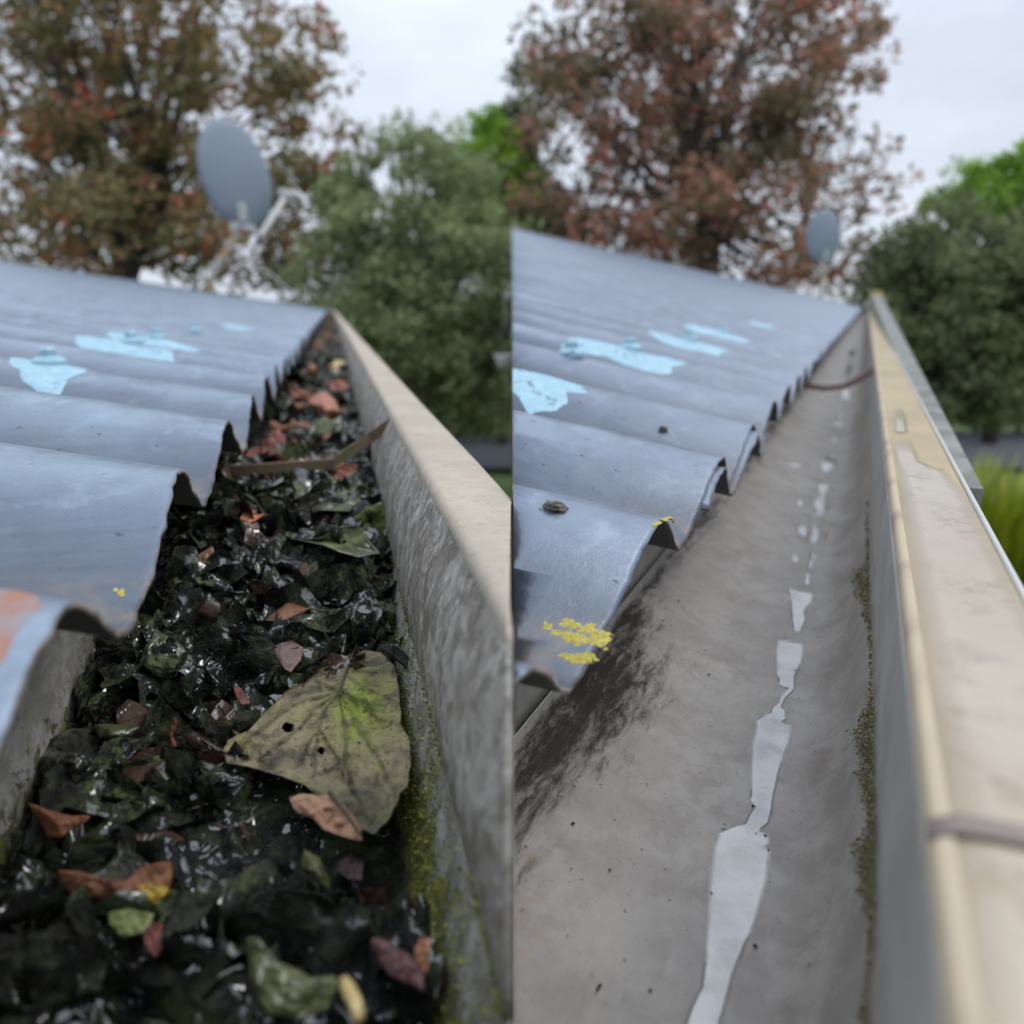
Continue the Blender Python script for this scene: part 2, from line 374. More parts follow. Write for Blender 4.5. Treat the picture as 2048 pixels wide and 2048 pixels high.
# ---------------------------------------------------------------- trees
def leaf_cloud(pts, size, rnd, aspect=.6, droop=.3):
    """one small bent leaf at every point"""
    V = []; Fc = []
    for p in pts:
        s = size * rnd.uniform(.6, 1.35)
        d = Vector((rnd.gauss(0, 1), rnd.gauss(0, 1), rnd.gauss(-droop, .8))).normalized()
        e = d.cross(Vector((rnd.gauss(0, 1), rnd.gauss(0, 1), rnd.gauss(0, 1)))).normalized()
        n = d.cross(e); p = Vector(p); i = len(V); wd = s * aspect * .5
        V += [p, p + d * s * .45 + e * wd + n * s * .08, p + d * s, p + d * s * .45 - e * wd + n * s * .08]
        Fc += [(i, i + 1, i + 2), (i, i + 2, i + 3)]
    return V, Fc
def inell(rnd):
    while True:
        v = Vector((rnd.uniform(-1, 1), rnd.uniform(-1, 1), rnd.uniform(-1, 1)))
        if v.length <= 1: return v
def tree(name, label, cat, lobes, base, fmat, n_leaf, size, seed, clump_r=.32, n_clump=240, trunk_r=.16, group=None, keep=None, hollow=.0, sub='crown'):
    rnd = random.Random(seed)
    vol = [l[1][0] * l[1][1] * l[1][2] for l in lobes]; tot = sum(vol)
    clumps = []
    for l, v in zip(lobes, vol):
        for _ in range(max(4, int(n_clump * v / tot))):
            q = inell(rnd)
            if q.length < hollow: q = q.normalized() * rnd.uniform(hollow, 1)
            clumps.append(Vector(l[0]) + Vector([q[k] * l[1][k] for k in range(3)]))
    pts = []
    per = max(1, n_leaf // len(clumps))
    for c in clumps:
        r = clump_r * rnd.uniform(.6, 1.4); k = int(per * rnd.uniform(.5, 1.5))
        for _ in range(k):
            q = inell(rnd)
            pts.append(c + Vector((q.x * r, q.y * r, q.z * r * .7)))
    root = empty(name, base); tag(root, label, cat, group)
    V, Fc = leaf_cloud([p - Vector(base) for p in pts], size, rnd)
    mesh(sub, V, Fc, fmat, root, smooth=False)
    mb = MB(); b0 = Vector((0, 0, 0))
    cen = sum((Vector(l[0]) for l in lobes), Vector()) / len(lobes) - Vector(base)
    top = cen + Vector((0, 0, max(l[1][2] for l in lobes) * .4))
    fork = Vector((cen.x * .3, cen.y * .3, max(.5, (cen.z - lobes[0][1][2] * .8))))
    mb.tube([b0, fork * .5, fork, (fork + top) / 2 + Vector((.1, 0, 0)), top], [trunk_r * 1.3, trunk_r * 1.05, trunk_r, trunk_r * .6, trunk_r * .15], 10)
    ax = [fork, (fork + top) / 2, top]
    for c in rnd.sample(clumps, min(len(clumps), 60)):
        c = c - Vector(base); t = rnd.random(); s0 = fork.lerp(top, t * .8)
        mid = s0.lerp(c, .5) + Vector((rnd.uniform(-.15, .15), rnd.uniform(-.15, .15), -.05 + rnd.uniform(0, .2)))
        r0 = trunk_r * (.35 * (1 - t) + .12)
        mb.tube([s0, mid, c], [r0, r0 * .6, r0 * .15], 5, False)
    mb.build('trunk', M_bark, root)
    return root
def wp(x, y, D): return tuple(at(x, y, D))
def lob(x, y, D, rx, ry, dep=None):
    return (wp(x, y, D), (rx / F * D, dep or rx / F * D * .8, ry / F * D))
def base_at(x, D):
    p = at(x, 608, D); return (p[0], p[1], GZ)
# autumn tree behind the left roof
D1 = 10.5
tree('autumn_tree', 'tall autumn tree with olive and red leaves behind the satellite dish on the far left', 'tree',
     [lob(60, 60, D1, 200, 340), lob(250, 60, D1, 420, 340), lob(60, 330, D1, 230, 260), lob(420, 300, D1, 270, 210), lob(600, 190, D1, 110, 130), lob(130, 480, D1, 260, 100), lob(480, 480, D1, 190, 90), lob(650, 300, D1, 90, 80), lob(330, 450, D1, 330, 90), lob(590, 430, D1, 90, 110), lob(620, 350, D1, 90, 80), lob(400, 535, D1, 280, 45)],
     base_at(150, D1), M_fa, 27000, .13, 11, .40, 330, .17)
tree('autumn_tree', 'tall russet autumn tree standing behind the right hand roof', 'tree',
     [lob(1400, 60, D1, 330, 260), lob(1250, 250, D1, 210, 150), lob(1560, 270, D1, 200, 190), lob(1120, 420, D1, 110, 110), lob(1400, 400, D1, 250, 120), lob(1660, 420, D1, 110, 120), lob(1700, 120, D1, 90, 130), lob(1480, 520, D1, 250, 70), lob(1250, 470, D1, 230, 80), lob(1620, 530, D1, 130, 70), lob(1100, 200, D1, 90, 130)],
     base_at(1420, D1), M_fr, 26000, .12, 23, .40, 400, .17)
tree('dark_conifer', 'dark green tree at the left edge of the russet tree', 'tree',
     [lob(1060, 330, 13, 70, 140), lob(1080, 470, 13, 90, 90), lob(1035, 130, 13, 26, 50)], base_at(1075, 13), M_fd, 6000, .12, 31, .3, 90, .1)
# grey-green shrubs and trees
D2 = 8.6
tree('grey_green_tree', 'dense grey green tree right of the satellite dish', 'tree',
     [lob(830, 420, D2, 160, 170), lob(720, 560, D2, 130, 150), lob(920, 580, D2, 170, 190), lob(820, 700, D2, 170, 140), lob(690, 440, D2, 80, 90), lob(930, 760, D2, 130, 110), lob(635, 560, D2, 80, 50)],
     base_at(830, D2), M_fg, 34000, .085, 41, .26, 420, .12, hollow=.45)
tree('dark_green_tree', 'dense dark green tree beside the end of the right hand gutter', 'tree',
     [lob(1870, 510, D2, 120, 110), lob(1820, 640, D2, 120, 170), lob(1980, 680, D2, 160, 180), lob(2060, 560, D2, 100, 130), lob(1900, 780, D2, 110, 70)],
     base_at(1900, D2), M_fd, 32000, .085, 43, .26, 400, .12, hollow=.45)
D3 = 12.5
tree('bright_green_tree', 'bright yellow green tree rising behind the grey green tree', 'tree',
     [lob(970, 320, D3, 75, 90), lob(980, 400, D3, 100, 90), lob(985, 245, D3, 38, 50)], base_at(1000, D3), M_fb, 9000, .10, 51, .25, 120, .1)
tree('bright_green_tree', 'bright green tree rising behind the dark green tree at the right edge', 'tree',
     [lob(2030, 380, D3, 80, 100), lob(1945, 400, D3, 95, 75), lob(2060, 330, D3, 50, 60), lob(2090, 480, D3, 90, 90)], base_at(2030, D3), M_fb, 10000, .10, 53, .25, 130, .1)
# backing hedge behind both
rnd = random.Random(5)
def hedge(label, x0, x1, D, ytop, ybot, mat, n, seed):
    rnd = random.Random(seed); pts = []
    root = empty('hedge', base_at((x0 + x1) / 2, D)); b = Vector(root.location)
    for _ in range(n):
        x = rnd.uniform(x0, x1); tt = ytop + 25 * fbm(x * .012, seed)
        y = rnd.uniform(tt, ybot); pts.append(Vector(at(x, y, D * rnd.uniform(.96, 1.06))) - b)
    V, Fc = leaf_cloud(pts, .13, rnd); mesh('foliage', V, Fc, mat, root, smooth=False)
    mb = MB()
    for k in range(7):
        p = Vector(base_at(x0 + (x1 - x0) * (k + .5) / 7, D)) - b
        mb = MB(); mb.tube([p, p + Vector((.1, 0, .9)), p + Vector((-.1, .1, 1.8))], [.05, .04, .02], 6)
        mb.build('stem', M_bark, root)
    tag(root, label, 'hedge'); return root
hedge('dark hedge filling the yard behind the grey green tree', 560, 1120, 14, 590, 840, M_fd, 9000, 3)
hedge('dark hedge behind the dark green tree on the right', 1690, 2300, 14, 560, 850, M_fd, 9500, 9)
hedge('low thin hedge seen under the russet tree', 950, 1690, 19, 560, 700, M_fd, 3500, 15)
# bright garden shrub on the right and grass tufts
def tuft(name, label, x, y, D, w_, h_, n, mat, seed):
    rnd = random.Random(seed); p0 = Vector(base_at(x, D)); top = at(x, y, D)[2]; hh = top - GZ
    V = []; Fc = []
    for _ in range(n):
        a = rnd.uniform(0, 6.28); r = w_ * math.sqrt(rnd.random()) * .45
        b = Vector((math.cos(a) * r, math.sin(a) * r, 0)); l = hh * rnd.uniform(.6, 1.05)
        out = Vector((math.cos(a), math.sin(a), 0)) * w_ * rnd.uniform(.1, .6); sd_ = Vector((-math.sin(a), math.cos(a), 0)) * .016
        i = len(V)
        q = [b, b + out * .3 + Vector((0, 0, l * .6)), b + out + Vector((0, 0, l * rnd.uniform(.7, 1)))]
        V += [q[0] - sd_, q[0] + sd_, q[1] - sd_, q[1] + sd_, q[2]]
        Fc += [(i, i + 1, i + 3, i + 2), (i + 2, i + 3, i + 4)]
    o = mesh(name, V, Fc, mat, None, smooth=False); o.location = p0; tag(o, label, 'plant'); return o
m = MT('yellow_green_blades', .5); m.base(m.ramp(m.island(), [(0, (.10, .16, .01)), (.5, (.26, .32, .015)), (1, (.50, .48, .04))])); M_blade = m.m
tuft('flax_plant', 'yellow green clump of long leaves below the right hand gutter', 1975, 930, 5.6, 1.1, .9, 2600, M_blade, 1)
tuft('flax_plant', 'second yellow green leaf clump nearer to the right picture edge', 2085, 960, 5.1, 1.0, .9, 2200, M_blade, 2)
# pale posts and the white box seen through the shrub
def post(x, y0, y1, D, wd, label):
    mb = MB(); p = Vector(at(x, (y0 + y1) / 2, D)); h = (y1 - y0) / F * D
    b = Vector((p.x, p.y, GZ))
    zt = at(x, y0, D)[2] - GZ
    r = empty('garden_post', b)
    mb.box((0, 0, zt / 2), (wd, 0, 0), (0, wd, 0), (0, 0, zt / 2)); o = bevel(mb.build('shaft', M_fwood, r, False), .006)
    mb = MB(); mb.add([(-wd * 1.3, -wd * 1.3, zt + .001), (wd * 1.3, -wd * 1.3, zt + .001), (wd * 1.3, wd * 1.3, zt + .001), (-wd * 1.3, wd * 1.3, zt + .001), (0, 0, zt + .06)], [(0, 1, 4), (1, 2, 4), (2, 3, 4), (3, 0, 4), (3, 2, 1, 0)])
    mb.build('cap', M_white, r, False); tag(r, label, 'post'); return r
post(853, 742, 800, 8.9, .06, 'pale garden post seen in the green shrub, nearer the left hand gutter')
post(888, 752, 800, 8.9, .065, 'pale garden post seen in the green shrub, the one farther right')
c = Vector(at(1010, 722, 7.0)); mb = MB()
pr = [(.0, -.075), (.065, -.07), (.085, .0), (.10, .045), (.105, .06), (.09, .06), (.08, .04)]
V = [c + Vector((math.cos(k * 6.2832 / 20) * r, math.sin(k * 6.2832 / 20) * r, z)) for r, z in pr for k in range(20)]
mb.add([v - c for v in V], [(i * 20 + k, i * 20 + (k + 1) % 20, (i + 1) * 20 + (k + 1) % 20, (i + 1) * 20 + k) for i in range(6) for k in range(20)])
hp = empty('hanging_pot', c); tag(hp, 'small white pot hanging against the dark shrubs beside the left hand gutter', 'pot'); mb.build('pot', M_white, hp)
mb = MB(); [mb.tube([(math.cos(a) * .1, math.sin(a) * .1, .06), (0, 0, .5)], .003, 5) for a in (0, 2.1, 4.2)]; mb.tube([(0, 0, .5), (0, .4, .75)], .003, 5); mb.build('wire', M_galv, hp)

# ================================================================ ROOFS
PITCH = .076; AMP = .0068
class Roof:
    def __init__(s, G, px, py, depth, up, p, amp, sk, ph=0):
        s.amp = amp; s.sk = sk
        s.G = G; s.E = at(px, py, depth); s.u = up; s.p = p; s.M = np.linalg.inv(np.array([G.d, up, [0, 0, 1.]]).T); s.ph = ph
    def wave(s, S_):
        f = (S_ / s.p) % 1.0
        f = .5 * f / s.sk if f < s.sk else .5 + .5 * (f - s.sk) / (1 - s.sk)
        return s.amp * (1 - math.cos(2 * math.pi * f)) + .0004 * math.sin(S_ * 23)
    def pt(s, S_, t, lift=0):
        return s.E + s.G.d * S_ + s.u * t + np.array([0, 0, s.wave(S_) + lift])
    def proj(s, x, y, lev=1.7):
        r = ray(x, y); wv = s.amp * lev; k = 1
        for _ in range(1):
            # E + S d + t u + wv z = k r   unknown S,t,k
            A = np.array([s.G.d, s.u, -r]).T
            q = np.linalg.solve(A, -(s.E + np.array([0, 0, wv])))
        return q[0], q[1], q[2]
def hit(R, x, y):
    # first point where the sight line through a pixel meets the wavy sheet
    r = ray(x, y); k = .02
    while k < 9:
        q = R.M @ (r * k - R.E)
        if q[1] > -.001 and q[2] < R.wave(q[0]): return q[0], q[1], k
        k *= 1.002
    return R.proj(x, y)
RL = Roof(LG, 264, 1255, .1155, UPL, PITCH, .0073, .66)
RR = Roof(RG, 1159, 1366, .1196, UPR, PITCH, .0068, .70)
def roof_sheet(R, s0, s1, tmax, mat, side, parent, thick=.0009, lift=0, t0=0, edge=True, jag=1.0, seed=0):
    S_ = [];  x = s0
    while x < s1:
        S_.append(x); x += PITCH / (24 if x < 1.2 else (12 if x < 3 else 8))
    T = [0, .0015, .004, .008, .014, .022, .035, .06, .1, .16, .25, .4, .65, 1.0, 1.5, 2.2, 3.2, tmax]
    T = [t for t in T if t <= tmax]
    V = []; C = []
    for s in S_:
        e = jag * (.0010 * fbm(s * 60, seed + .3, 0, 3) + .0009 * fbm(s * 400, seed + 7.7, 0, 2) + .0035 * fbm(s * 9, seed + 2))
        for t in T:
            tt = t0 + t + (e if t < .03 else 0) * (1 - t / .03 if t < .03 else 0)
            dent = .0007 * fbm(s * 12, t * 8, seed) if t < .5 else 0
            V.append(R.pt(s, tt, lift + dent))
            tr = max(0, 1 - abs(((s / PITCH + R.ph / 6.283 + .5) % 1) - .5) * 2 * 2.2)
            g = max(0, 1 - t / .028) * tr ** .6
            hh = R.wave(s) / (2 * R.amp); C.append((g, min(1, 1.3 * max(0, 1 - hh) ** .9), max(0, hh * 3 - 2), 1))  # g, b: painted slope shading, dark valleys and light crests
    o = mesh('roof_sheet', V, grid_faces(len(S_), len(T)), mat, parent, True, side, cols=C)
    o.data.materials.append(M_under); o.data.materials.append(M_edge)
    md = o.modifiers.new('solid', 'SOLIDIFY'); md.thickness = thick; md.offset = -1; md.material_offset = 1; md.material_offset_rim = 2
    return o
def fix_up(o):
    me = o.data
    if sum(p.normal.z for p in me.polygons) < 0: me.flip_normals()
    return o
roofL = empty('corrugated_roof', RL.pt(0, 0)); tag(roofL, 'weathered blue grey corrugated iron roof above the gutter full of leaves', 'roof')
roofR = empty('corrugated_roof', RR.pt(0, 0)); tag(roofR, 'cleaner blue grey corrugated iron roof with yellow lichen above the emptied gutter', 'roof')
def par(o, root):
    o.parent = root; o.matrix_parent_inverse = Matrix.Translation(-Vector(root.location)); return o
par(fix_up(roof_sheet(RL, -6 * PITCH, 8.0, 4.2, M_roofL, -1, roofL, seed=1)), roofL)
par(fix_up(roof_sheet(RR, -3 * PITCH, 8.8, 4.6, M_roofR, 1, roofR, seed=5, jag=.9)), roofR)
# the lapped lower sheet peeping out below the right roof's edge
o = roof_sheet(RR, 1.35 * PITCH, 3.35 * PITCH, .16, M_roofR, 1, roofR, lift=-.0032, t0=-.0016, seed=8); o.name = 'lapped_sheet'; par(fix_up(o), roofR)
def star(R, poly, mat, name, root, side, lift=.0005, rings=7, sub=4, thick=.0, jit=1.5, seed=0, sc=None, span=.42):
    """patch with a traced outline that lies on the corrugated sheet"""
    q = [np.array(R.proj(x, y)[:2]) for x, y in poly]
    c = sum(q) / len(q); k0 = (math.ceil(c[0] / R.p - R.sk - .25) + R.sk) * R.p
    smn = min(p_[0] for p_ in q); smx = max(p_[0] for p_ in q); lo_, hi_ = k0 - span * R.p, k0 + .07 * R.p
    q = [np.array([lo_ + (hi_ - lo_) * (p_[0] - smn) / (smx - smn + 1e-9), p_[1]]) for p_ in q]
    c = sum(q) / len(q); B = []
    for i in range(len(q)):
        for k in range(sub):
            t = k / sub; p = q[i] * (1 - t) + q[(i + 1) % len(q)] * t
            r = p - c; f = 1 + .10 * noise.noise((p[0] * 300, p[1] * 80, seed)) * jit + .05 * noise.noise((p[0] * 900, p[1] * 300, seed + 3)) * jit
            B.append(c + r * f)
    V = [R.pt(c[0], c[1], lift)]; Fc = []; n = len(B)
    for g in range(1, rings + 1):
        for b in B:
            p = c + (b - c) * g / rings
            V.append(R.pt(p[0], p[1], lift if g < rings else lift * .15))
    for k in range(n): Fc.append((0, 1 + k, 1 + (k + 1) % n))
    for g in range(rings - 1):
        for k in range(n):
            a = 1 + g * n + k; b = 1 + g * n + (k + 1) % n
            Fc.append((a, a + n, b + n, b))
    o = mesh(name, V, Fc, mat, None, True, side); fix_up(o); par(o, root); return o
def Z(pts, sc, ox, oy): return [(x / sc + ox, y / sc + oy) for x, y in pts]
zl = lambda p: Z(p, 3.22, 0, 500)
zr = lambda p: Z(p, 2.858, 1024, 460)
for i, p in enumerate([[(-140, 770), (-20, 742), (110, 748), (240, 785), (380, 812), (480, 832), (380, 856), (250, 866), (140, 890), (20, 922), (-100, 930), (-170, 850)],
          [(300, 630), (370, 590), (560, 600), (700, 640), (850, 670), (1020, 690), (990, 740), (800, 700), (500, 660)],
          [(770, 535), (860, 530), (1000, 560), (1200, 590), (1340, 625), (1200, 615), (1000, 590), (860, 560)],
          [(1380, 510), (1480, 480), (1600, 490), (1680, 520), (1500, 512)]]):
    star(RL, zl(p), M_cyan, 'paint_patch', roofL, -1, lift=.0006, seed=i)
for i, p in enumerate([[(-60, 770), (100, 790), (250, 790), (400, 850), (500, 900), (460, 930), (330, 920), (250, 970), (150, 985), (-60, 975)],
          [(150, 655), (260, 640), (450, 650), (600, 700), (740, 740), (900, 770), (990, 795), (860, 800), (770, 820), (640, 780), (450, 720), (300, 690)],
          [(700, 600), (760, 590), (900, 640), (1050, 670), (1200, 710), (1050, 715), (850, 665)],
          [(920, 560), (980, 550), (1150, 595), (1330, 650), (1150, 630)], [(1270, 550), (1400, 520), (1550, 560), (1400, 562)]]):
    star(RR, zr(p), M_cyan, 'paint_patch', roofR, 1, lift=.0006, seed=i + 20)
star(RL, Z([(-60, 440), (110, 450), (260, 460), (430, 490), (520, 530), (440, 580), (330, 640), (200, 700), (100, 650), (-60, 640)], 3.22, 0, 1000), M_rust, 'rust_patch', roofL, -1, lift=.0004, seed=50, span=.48)
def screw(R, x, y, root, mat, r=.0068, side=1):
    s, t, k = R.proj(x, y + 6); s = (math.ceil(s / R.p - R.sk - .25) + R.sk) * R.p
    p = Vector(R.pt(s, t, 0)); mb = MB(); V = []; Fc = []; n = 20
    prof = [(r, -.001), (r, .0012), (r * .86, .0022), (r * .6, .0030), (r * .55, .0036)]
    for rr, z in prof:
        for k in range(n): V.append((math.cos(k * 6.2832 / n) * rr, math.sin(k * 6.2832 / n) * rr, z))
    for i in range(len(prof) - 1):
        for k in range(n): Fc.append((i * n + k, i * n + (k + 1) % n, (i + 1) * n + (k + 1) % n, (i + 1) * n + k))
    mb.add(V, Fc)
    V = []; h = r * .52
    for z, q in ((.0034, 1), (.0058, 1), (.0068, .75)):
        for k in range(6): V.append((math.cos(k * math.pi / 3) * h * q, math.sin(k * math.pi / 3) * h * q, z))
    Fc = [(i * 6 + k, i * 6 + (k + 1) % 6, (i + 1) * 6 + (k + 1) % 6, (i + 1) * 6 + k) for i in (0, 1) for k in range(6)] + [(12, 13, 14, 15, 16, 17)]
    mb.add(V, Fc)
    V = [Vector(v) + p for v in mb.V]
    o = mesh('roof_screw', V, mb.F, mat, None, False, side); par(o, root)
for x, y in ((34, 745), (230, 695), (321, 674), (388, 662)): screw(RL, x, y, roofL, M_cyan, side=-1)
for x, y in ((1087, 722), (1262, 700), (1357, 682), (1424, 666)): screw(RR, x, y, roofR, M_cyan)
def lichen(R, poly, n, root, side, rmin, rmax, seed):
    rnd = random.Random(seed); q = [np.array(hit(R, x, y)[:2]) for x, y in poly]; c = sum(q) / len(q)
    V = []; Fc = []
    for _ in range(n):
        i = rnd.randrange(len(q)); a = rnd.random(); b = q[i] * a + q[(i + 1) % len(q)] * (1 - a)
        f = rnd.random() ** .7 * rnd.uniform(.7, 1.25); p = c + (b - c) * f
        if noise.noise((p[0] * 420, p[1] * 260, seed)) + .5 * noise.noise((p[0] * 1300, p[1] * 900, seed)) < -.12 + .35 * max(0, f - .7): continue
        r = rnd.uniform(rmin, rmax); k0 = len(V); V.append(R.pt(p[0], p[1], .00045 * rnd.uniform(.5, 1.3)))
        m_ = 7
        for k in range(m_):
            an = k * 6.2832 / m_ + rnd.random(); rr = r * rnd.uniform(.5, 1.2)
            V.append(R.pt(p[0] + math.cos(an) * rr, p[1] + math.sin(an) * rr, .0001))
        for k in range(m_): Fc.append((k0, k0 + 1 + k, k0 + 1 + (k + 1) % m_))
    o = mesh('lichen', V, Fc, M_lichen, None, False, side); par(o, root)
zb = lambda p: Z(p, 3.22, 1024, 900)
lichen(RR, zb([(195, 1160), (240, 1120), (350, 1105), (450, 1150), (540, 1125), (620, 1200), (600, 1280), (500, 1240), (400, 1250), (280, 1210)]), 900, roofR, 1, .0003, .0009, 1)
lichen(RR, zb([(310, 1320), (430, 1300), (530, 1340), (530, 1390), (440, 1370), (350, 1360)]), 300, roofR, 1, .0002, .0007, 2)
lichen(RR, zb([(900, 495), (950, 478), (1000, 470), (1045, 510), (1000, 520)]), 200, roofR, 1, .0003, .0007, 3)
lichen(RL, Z([(730, 570), (790, 580), (820, 640), (780, 620)], 3.22, 0, 1000), 16, roofL, -1, .0003, .0007, 4)
# seed pod and specks lying on the right roof
def lump(name, R, x, y, lx, ly, h, mat, label, cat, seed):
    s, t, k = hit(R, x, y); p = Vector(R.pt(s, t, h * .5)); V = []; nr, nc = 14, 20
    for i in range(nr):
        th = math.pi * i / (nr - 1)
        for j in range(nc):
            ph = 2 * math.pi * j / nc
            v = Vector((math.sin(th) * math.cos(ph), math.sin(th) * math.sin(ph), math.cos(th)))
            f = 1 + .45 * fbm(v.x * 2.6 + seed, v.y * 2.6, v.z * 4, 3) + .12 * math.sin(v.z * 9 + seed)
            V.append(p + Vector(R.u) * v.x * lx * f + Vector(R.G.d) * v.y * ly * f + Vector((0, 0, v.z * h * f)))
    Fc = []
    for i in range(nr - 1):
        for j in range(nc): Fc.append((i * nc + j, (i + 1) * nc + j, (i + 1) * nc + (j + 1) % nc, i * nc + (j + 1) % nc))
    mb = MB(); mb.add(V, Fc)
    tail = [p - Vector(R.u) * lx * .8, p - Vector(R.u) * lx * 1.5 + Vector((0, 0, -h * .3)), p - Vector(R.u) * lx * 2.3 + Vector((0, 0, -h * .4))]
    o = mb.build(name, mat); tag(o, label, cat); return o
m = MT('seed_husk', .6); m.base(m.mix(m.step(m.noise(500, 4), .4, .6), (.025, .02, .016), (.15, .13, .11))); M_husk = m.m
lump('seed_pod', RR, 1110, 1020, .0025, .0021, .0011, M_husk, 'dark dried seed pod resting on the second nearest ridge of the right hand roof', 'seed pod', 2)
lump('seed_husk', RR, 1327, 864, .0016, .0013, .0013, M_husk, 'tiny dark husk on a ridge of the right hand roof above the seed pod', 'seed', 9)

# ================================================================ GUTTERS
def resample(P, n):
    P = [np.array(p, float) for p in P]; L = [0]
    for i in range(1, len(P)): L.append(L[-1] + np.linalg.norm(P[i] - P[i - 1]))
    out = []
    for k in range(n):
        x = L[-1] * k / (n - 1); i = max(j for j in range(len(L)) if L[j] <= x + 1e-12); i = min(i, len(P) - 2)
        t = (x - L[i]) / max(1e-9, L[i + 1] - L[i]); out.append(P[i] * (1 - t) + P[i + 1] * t)
    return out
def catmull(P, sub=6):
    P = [np.array(p, float) for p in P]; Q = [2 * P[0] - P[1]] + P + [2 * P[-1] - P[-2]]; out = []
    for i in range(1, len(Q) - 2):
        for k in range(sub):
            t = k / sub; a, b, c, d = Q[i - 1:i + 3]
            out.append(.5 * ((2 * b) + (-a + c) * t + (2 * a - 5 * b + 4 * c - d) * t * t + (-a + 3 * b - 3 * c + d) * t ** 3))
    out.append(P[-1]); return out
def srange(s0, s1, k=.012, mn=.0012):
    o = []; s = s0
    while s < s1: o.append(s); s += max(mn, abs(s) * k)
    o.append(s1); return o
def sweep(G, prof, ss, name, mat, root, side, colf=None, wob=0.0, thick=.0009, off=0):
    V = []; C = []
    for s in ss:
        for j, p in enumerate(prof):
            wv = wob * fbm(s * 6, j * .03, 1) if wob else 0
            V.append(G.w(s, p[0] + wv, p[1] + wv * .6))
            if colf: C.append(colf(s, p[0], p[1]))
    o = mesh(name, V, grid_faces(len(ss), len(prof)), mat, None, True, side, cols=C if colf else None)
    par(o, root)
    if thick: solid(o, thick, off)
    return o
sm = lambda x, a, b: max(0., min(1., (x - a) / (b - a)))
# ---- left gutter
gutL = empty('rain_gutter', LG.w(.1, 0, -.1)); tag(gutL, 'mossy grey rain gutter packed with wet rotting leaves', 'gutter')
profL = catmull([(-.0600, -.0475), (-.0602, -.060), (-.0600, -.092), (-.054, -.103), (-.03, -.106), (-.004, -.104), (.006, -.097), (.0115, -.084), (.0142, -.0757)], 8)
def cL(s, a, b):
    n1 = fbm(s * 30, a * 40, b * 40, 3)
    if a < -.05: return (max(0, .44 * sm(-b, .070, .088) + .34 * sm(-b, .05, .036) + .3 * n1 + .12), .5, .15, 1)
    moss = .62 * sm(.0135 - a, .000, .006) + .45 * n1 + .20
    return (max(0, min(1, moss + .02)), .75, .2, 1)
ssL = srange(-.02, 8.0)
sweep(LG, profL, ssL, 'channel', M_gutL, gutL, -1, cL)
ogee = catmull([(.0141, -.0763), (.0137, -.0735), (.0136, -.068), (.0142, -.060), (.0160, -.052), (.0183, -.0465), (.0198, -.0432), (.0202, -.0420)], 6)
sweep(LG, ogee, ssL, 'front_face', M_gutL, gutL, -1, lambda s, a, b: (max(0, .42 * sm(-b, .062, .0757) + .40 * fbm(s * 25, b * 60, 0, 3)), .35, 1, 1))
lipL = catmull([(.0200, -.0431), (.0203, -.0412), (.0213, -.0402), (.0232, -.0399), (.0262, -.0398), (.030, -.0400), (.0335, -.0404), (.0350, -.0412), (.0355, -.043), (.0353, -.056), (.033, -.075), (.028, -.1)], 6)
sweep(LG, lipL, srange(-.02, 8.0), 'lip', M_lipL, gutL, -1, wob=.0006)
mb = MB(); e = LG.w(8.0, -.015, -.07); mb.box(e, LG.d * .001, LG.n * .045, (0, 0, .035)); par(mb.build('end_cap', M_gutL, None, False), gutL)
# strap across the left gutter
def strap(G, pts, h, th, name, mat, root, side):
    P = [Vector(p) for p in pts]; V = []; Fc = []
    up = Vector((0, 0, 1))
    for i, p in enumerate(P):
        t = (P[min(i + 1, len(P) - 1)] - P[max(0, i - 1)]).normalized(); nn = t.cross(up).normalized(); uu = nn.cross(t).normalized()
        for a_, b_ in ((-1, -1), (1, -1), (1, 1), (-1, 1)): V.append(p + nn * th * a_ + uu * h * b_)
    for i in range(len(P) - 1):
        for k in range(4): Fc.append((i * 4 + k, i * 4 + (k + 1) % 4, (i + 1) * 4 + (k + 1) % 4, (i + 1) * 4 + k))
    Fc += [(3, 2, 1, 0), tuple((len(P) - 1) * 4 + k for k in range(4))]
    o = mesh(name, V, Fc, mat, None, False, side); bevel(o, min(h, th) * .4); par(o, root); return o
def pb(G, x, y, b): q = G.on(x, y, b); return G.w(*q)
A = pb(LG, 400, 946, -.0615); B = pb(LG, 640, 929, -.0605); B2 = pb(LG, 668, 926, -.060); C_ = pb(LG, 740, 876, -.051); D_ = pb(LG, 789, 843, -.0435)
strap(LG, [A, (A + B) / 2, B, B2, C_, D_], .0021, .0007, 'strap', M_strapL, gutL, -1)
